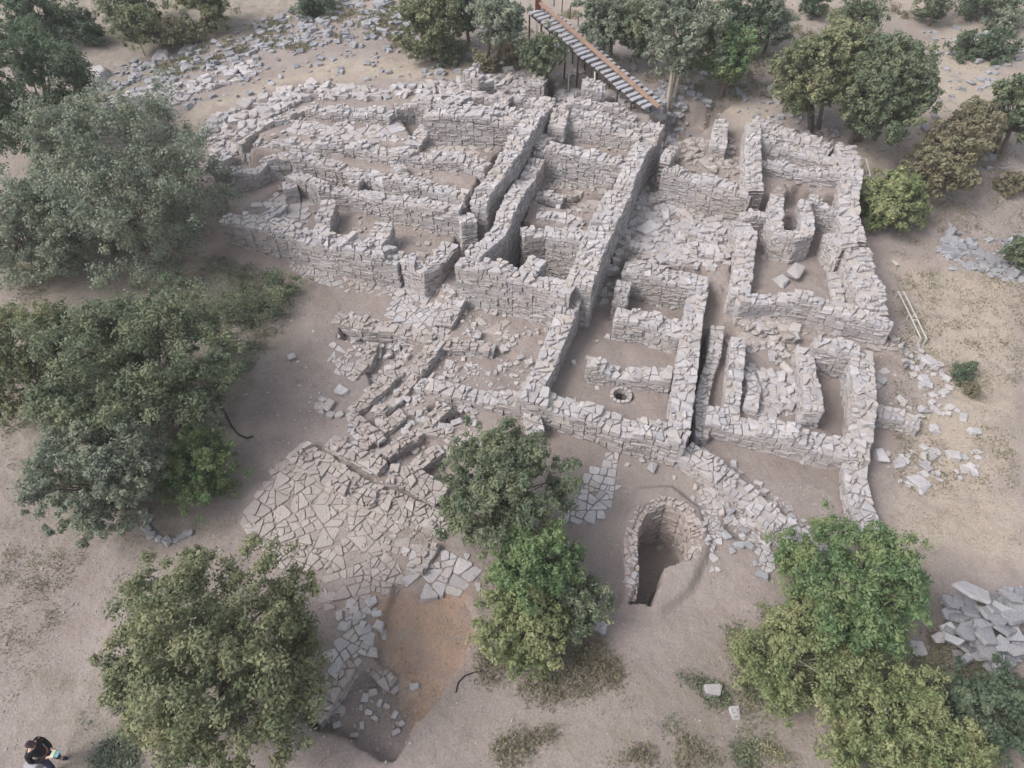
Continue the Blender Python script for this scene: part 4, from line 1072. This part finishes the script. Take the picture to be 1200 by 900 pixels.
# back row
BACK = [
 ('rounded green tree behind the back wall left of the little tree', 502, 24, 42, 'olive', 2.2, 7500, 'tree', None),
 ('slender grey green tree left of the staircase', 583, 22, 30, 'grey', 3.2, 4500, 'tree', (575,72)),
 ('little dark green tree in front of the staircase', 634, 66, 26, 'oak', 1.7, 3600, 'tree', (636,98)),
 ('grey green tree just right of the stair top', 708, 24, 32, 'grey', 2.6, 5000, 'tree', (710,60)),
 ('dark green tree with short trunk right of the stair top', 744, 30, 28, 'oak', 2.4, 4200, 'tree', (745,62)),
 ('tall silvery tree with pale forked trunk beside the stair', 800, 38, 48, 'grey', 3.2, 9000, 'tree', (784,125)),
 ('green tree behind the tall silvery tree', 850, 62, 34, 'bright', 2.2, 5200, 'tree', (840,112)),
 ('small grey tree at the top edge right of the silvery tree', 905, 24, 28, 'grey', 1.8, 3600, 'tree', None),
 ('large leaning olive tree behind the right block', 958, 82, 58, 'olive', 3.2, 13000, 'tree', (955,152)),
 ('large spreading tree on leaning trunks behind the right block corner', 1038, 108, 62, 'oak', 3.2, 14000, 'tree', (1000,168)),
 ('pale bushy shrub beside the short white railing', 1050, 236, 40, 'lime', 1.2, 6500, 'shrub', None),
 ('brown leaved tree right of the large spreading tree', 1108, 188, 40, 'brown', 1.9, 6500, 'tree', (1085,225)),
 ('brownish tree top behind the brown leaved tree', 1142, 148, 28, 'brown', 1.8, 3600, 'tree', None),
 ('green tree on a leaning trunk at the right frame edge', 1190, 132, 34, 'oak', 2.2, 5000, 'tree', (1172,178)),
 ('bushy dark tree in the top left corner', 38, 20, 42, 'dark', 1.6, 6000, 'tree', None),
 ('pale shrub leaning over the grey rock at top left', 158, 32, 26, 'olive', 1.6, 3200, 'shrub', None),
 ('green tree at the top edge above the leaning shrub', 152, 4, 32, 'oak', 1.6, 4200, 'tree', None),
 ('green tree at the top edge left of the marker post', 238, 6, 30, 'olive', 1.6, 4200, 'tree', None),
 ('low dark hedge bush at the top edge above the rubble', 368, 2, 22, 'dark', .7, 2000, 'shrub', None),
 ('dark tree behind the rounded green tree', 548, 12, 24, 'dark', 1.8, 2600, 'tree', None),
 ('left half of the pair of low bushes on the far right slope', 1137, 54, 17, 'dark', .5, 1600, 'shrub', None),
 ('right half of the pair of low bushes on the far right slope', 1163, 57, 20, 'dark', .5, 1900, 'shrub', None),
 ('grey thicket at the top right corner', 1160, 4, 34, 'dark', .9, 3000, 'shrub', None),
 ('small grey bush below the top right thicket', 1172, 26, 16, 'grey', .6, 1300, 'shrub', None),
 ('small leaning tree on the far path at the top right', 1098, 6, 20, 'oak', 1.2, 1800, 'tree', None),
 ('dark bush between the far trees', 952, 6, 14, 'dark', .6, 1000, 'shrub', None),
 ('grey green tree at the top edge behind the olive tree', 1005, 22, 24, 'oak', 1.4, 2600, 'tree', None),
 ('dark green tree behind the tall silvery tree', 872, 26, 32, 'dark', 2.0, 4200, 'tree', None),
 ('small bush on the lower right hillside', 1186, 216, 13, 'brown', .4, 1000, 'shrub', None),
 ('dry bush left of the little tree', 600, 60, 16, 'brown', .5, 1100, 'shrub', None),
 ('dry low bush at the foot of the slender tree', 565, 78, 15, 'brown', .4, 900, 'shrub', None),
 ('dark low bush right of the rounded tree foot', 528, 60, 16, 'oak', .5, 1200, 'shrub', None),
 ('dry thicket behind the leaning shrub at top left', 205, 38, 20, 'brown', .7, 1700, 'shrub', None),
 ('dark thicket left of the leaning shrub at top left', 100, 32, 22, 'dark', .9, 1900, 'shrub', None),
 ('green bush at the right edge above the rocks', 1197, 295, 18, 'oak', .8, 1500, 'shrub', None),
]
for lab, px, py, r_, kd, zc, n, nm, bp in BACK:
    T(lab, px, py, r_ * 1.04, kd, zc, .95 if nm == 'tree' else .7, int(n * 1.5), .12, trunk=.12 if nm == 'tree' else .05, name=nm, cat=nm,
      base_px=bp, stems=3 if bp else 1, bark=PBARK if 'pale' in lab else BARK, group='trees around the excavation' if nm == 'tree' else 'shrubs around the excavation')

# ------------------------------------------------------------------ weeds and dry grass
def weeds(label, px, n, kind, seed, size=.06, hgt_=.15):
    q, g0, r = scatter(px, n, seed)
    k = fbm(q[:, 0] / 1.6, q[:, 1] / 1.6, seed + 1) > .02
    q = q[k]; n = len(q)
    m = 14
    Q = np.repeat(q, m, 0) + r.normal(size=(n * m, 2)) * .13
    z = height(Q[:, 0], Q[:, 1]) + r.random(n * m) * hgt_
    p = np.column_stack([Q, z]); N = len(p)
    ax = r.normal(size=(N, 3)); ax[:, 2] = np.abs(ax[:, 2]) + .4; ax /= np.linalg.norm(ax, axis=1)[:, None]
    b = np.cross(ax, r.normal(size=(N, 3))); b /= np.linalg.norm(b, axis=1)[:, None]
    s = size * r.uniform(.5, 1.3, N)[:, None]
    V = np.stack([p - ax * s, p - b * s * .35, p + ax * s, p + b * s * .35], 1).reshape(-1, 3)
    o = bulk('weeds', V, [(np.arange(4 * N).reshape(N, 4), 0)], [LEAF[kind]], None, g0); tag(o, label, 'weeds', kind='stuff')
weeds('sparse low weeds along the bottom frame edge', [(560,870),(700,840),(800,860),(900,900),(540,900)], 400, 'brown', 61)
weeds('green weeds around the bright white block at the bottom', [(750,790),(880,800),(890,900),(790,890)], 700, 'oak', 62)
weeds('tangled undergrowth between the bottom right shrubs', [(850,730),(960,700),(1100,740),(1200,790),(1200,900),(880,900)], 1500, 'olive', 63)
weeds('grass fringe beside the olive tree and the person', [(75,850),(150,790),(160,900),(90,900)], 900, 'grey', 64)
weeds('undergrowth between the left trees', [(0,250),(230,260),(260,330),(250,480),(100,620),(0,540)], 1500, 'olive', 65)
weeds('creeping plants on the left slope', [(235,300),(345,330),(330,390),(290,430),(240,390)], 500, 'oak', 66)
weeds('dry grass on the far left bank', [(0,150),(120,100),(420,0),(560,60),(500,80),(300,60),(100,120)], 2200, 'brown', 67, .09)
weeds('dry grass under the far trees', [(560,60),(680,100),(900,110),(1100,0),(700,0)], 2600, 'brown', 68, .09)
weeds('sparse dry grass on the right slope', [(1030,180),(1200,150),(1200,640),(1060,560)], 1500, 'brown', 69, .05, .06)
weeds('weeds at the foot of the yellow green tree', [(560,760),(700,740),(740,800),(640,830),(560,800)], 350, 'brown', 70)
weeds('dead twigs and tufts on the left bare ground', [(0,640),(100,650),(90,840),(0,820)], 300, 'brown', 71, .04, .05)

weeds('fine dead grass and leaf litter scattered over the bare front ground', [(0,520),(300,520),(640,520),(760,700),(1100,560),(1200,560),(1200,900),(0,900)], 2600, 'brown', 81, .028, .03)
weeds('fine dead grass scattered over the bare left slope', [(240,300),(400,360),(380,500),(280,560),(250,480)], 500, 'brown', 82, .028, .03)
weeds('dead grass flecks over the right slope', [(1040,200),(1200,180),(1200,640),(1050,640)], 1300, 'brown', 83, .035, .04)
# ------------------------------------------------------------------ person (drone operator) in the lower left corner
def skinned(name, verts, edges, radii, mat, parent, root=0, sub=2):
    me = bpy.data.meshes.new(name); me.from_pydata(verts, edges, []); me.materials.append(mat)
    o = bpy.data.objects.new(name, me); link(o, parent)
    sk = o.modifiers.new('skin', 'SKIN'); sk.use_smooth_shade = True
    for v, q in zip(me.skin_vertices[0].data, radii):
        v.radius = (q, q) if not isinstance(q, tuple) else q
    me.skin_vertices[0].data[root].use_root = True
    sb = o.modifiers.new('sub', 'SUBSURF'); sb.levels = sub; sb.render_levels = sub
    return o
def person():
    x, y, z = G(69, 896)
    root = empty('person', (x, y, z), R(-8)); tag(root, 'person in dark jacket and cap and blue trousers standing with a controller in both hands', 'person')
    SKIN = simple('skin', (.50, .32, .24), .6, 0, .05); JAC = simple('black_jacket', (.018, .018, .024), .8); TRO = simple('dark_blue_trousers', (.045, .055, .10), .85)
    CAP = simple('dark_purple_cap', (.045, .028, .035), .8); SHOE = simple('dark_shoes', (.02, .02, .03), .6); HAIR = simple('dark_hair', (.02, .015, .012), .7)
    # faces +X; head slightly bowed
    hand = {s: (.33, s * .08, 1.12) for s in (-1, 1)}
    V = [(0, 0, .95), (0, 0, 1.15), (.0, 0, 1.38), (.02, 0, 1.47), (.06, 0, 1.55), (.09, 0, 1.64), (.09, 0, 1.70)]
    E = [(0, 1), (1, 2), (2, 3), (3, 4), (4, 5), (5, 6)]
    Rr = [(.15, .12), (.14, .11), (.17, .11), .06, .055, (.085, .095), (.07, .08)]
    for s in (-1, 1):
        i = len(V)
        V += [(0, s * .19, 1.40), (-.02, s * .25, 1.14), (.16, s * .18, 1.07), hand[s], (.39, s * .07, 1.12)]
        E += [(2, i), (i, i + 1), (i + 1, i + 2), (i + 2, i + 3), (i + 3, i + 4)]; Rr += [.06, .047, .04, .03, .032]
        i = len(V)
        V += [(0, s * .10, .88), (.03, s * .12, .5), (-.01, s * .14, .09), (.12, s * .15, .04)]
        E += [(0, i), (i, i + 1), (i + 1, i + 2), (i + 2, i + 3)]; Rr += [.095, .062, .045, .04]
        # fingers
        for k, ln in enumerate((.055, .065, .06, .045)):
            j = len(V); bx = .40; by = s * (.095 - .018 * k) 
            V += [(bx + .01, by, 1.125), (bx + ln * .6, by, 1.12), (bx + ln * .75, by - s * .02, 1.09)]
            E += [(i - 1, j), (j, j + 1), (j + 1, j + 2)]; Rr += [.010, .009, .008]
        j = len(V); V += [(.37, s * .04, 1.15), (.41, s * .025, 1.165)]; E += [(i - 1, j), (j, j + 1)]; Rr += [.012, .010]
    skinned('body', V, E, Rr, SKIN, root)
    V = [(0, 0, .90), (0, 0, 1.15), (.0, 0, 1.38), (.015, 0, 1.46)]; E = [(0, 1), (1, 2), (2, 3)]; Rr = [(.18, .145), (.17, .14), (.205, .14), .085]
    for s in (-1, 1):
        i = len(V); V += [(0, s * .20, 1.40), (-.02, s * .26, 1.14), (.16, s * .185, 1.07), (.29, s * .09, 1.11)]
        E += [(2, i), (i, i + 1), (i + 1, i + 2), (i + 2, i + 3)]; Rr += [.085, .068, .058, .048]
    skinned('jacket', V, E, Rr, JAC, root)
    V = [(0, 0, .97)]; E = []; Rr = [(.165, .135)]
    for s in (-1, 1):
        i = len(V); V += [(0, s * .10, .86), (.03, s * .12, .5), (-.01, s * .14, .12)]
        E += [(0, i), (i, i + 1), (i + 1, i + 2)]; Rr += [.115, .082, .07]
    skinned('trousers', V, E, Rr, TRO, root)
    for s in (-1, 1): skinned('shoe', [(-.05, s * .14, .05), (.06, s * .145, .05), (.17, s * .155, .04)], [(0, 1), (1, 2)], [.052, .055, .042], SHOE, root, sub=2)
    skinned('cap', [(.06, 0, 1.70), (.085, 0, 1.76), (.16, 0, 1.715), (.23, 0, 1.70)], [(0, 1), (1, 2), (2, 3)], [(.115, .11), (.085, .09), (.09, .02), (.07, .012)], CAP, root)
    skinned('hair', [(.0, 0, 1.58), (.015, 0, 1.66)], [(0, 1)], [.07, .085], HAIR, root)
    mt = root.matrix_basis
    def top(name, label, cat, loc, build):
        o = build(); o.name = name; o.location = mt @ Vector(loc); o.rotation_euler = root.rotation_euler; tag(o, label, cat)
    def ctrl():
        e = empty('controller', (0, 0, 0))
        m = MB(); m.prism([(-.05, -.09), (.05, -.09), (.05, .09), (-.05, .09)], -.02, .02, bev=.012); m.build('grip', simple('pale_plastic', (.45, .47, .33), .4), e)
        m = MB(); m.prism([(.055, -.075), (.15, -.075), (.15, .075), (.055, .075)], -.005, .012, bev=.003); m.build('screen', simple('glass_screen', (.14, .28, .31), .15), e)
        return e
    top('controller', 'pale remote controller with light blue screen held in both hands', 'controller', (.42, 0, 1.15), ctrl)
    def bag():
        e = empty('shoulder_bag', (0, 0, 0)); m = MB()
        m.prism(cut_corners([(-.17, -.09), (.17, -.09), (.17, .09), (-.17, .09)], .12), -.3, 0, bev=.04); m.build('pouch', simple('grey_canvas', (.30, .30, .33), .8), e)
        m = MB(); m.tube([(-.13, .06, -.02), (-.08, .2, .18), (.0, .22, .24), (.08, .2, .18), (.13, .06, -.02)], .016); m.build('strap', simple('teal_strap', (.12, .24, .24), .8), e)
        return e
    top('shoulder_bag', 'grey canvas shoulder bag at the hip of the person', 'bag', (-.02, -.30, 1.10), bag)
person()

# ------------------------------------------------------------------ thin air
hz = bpy.data.materials.new('haze_air'); hz.use_nodes = True
n = hz.node_tree.nodes; n.remove(n['Principled BSDF']); pv = n.new('ShaderNodeVolumePrincipled')
pv.inputs['Color'].default_value = (.97, .97, .98, 1); pv.inputs['Density'].default_value = .0007
hz.node_tree.links.new(pv.outputs[0], n['Material Output'].inputs['Volume'])
mb = MB(); x0, x1, y0, y1, z0, z1 = -420, 420, -80, 720, -60, 24
mb.add([(x0,y0,z0),(x1,y0,z0),(x1,y1,z0),(x0,y1,z0),(x0,y0,z1),(x1,y0,z1),(x1,y1,z1),(x0,y1,z1)], [[0,3,2,1],[4,5,6,7],[0,1,5,4],[1,2,6,5],[2,3,7,6],[3,0,4,7]])
o = mb.build('haze', [hz]); tag(o, 'thin pale air over the whole excavation', 'haze', kind='stuff')
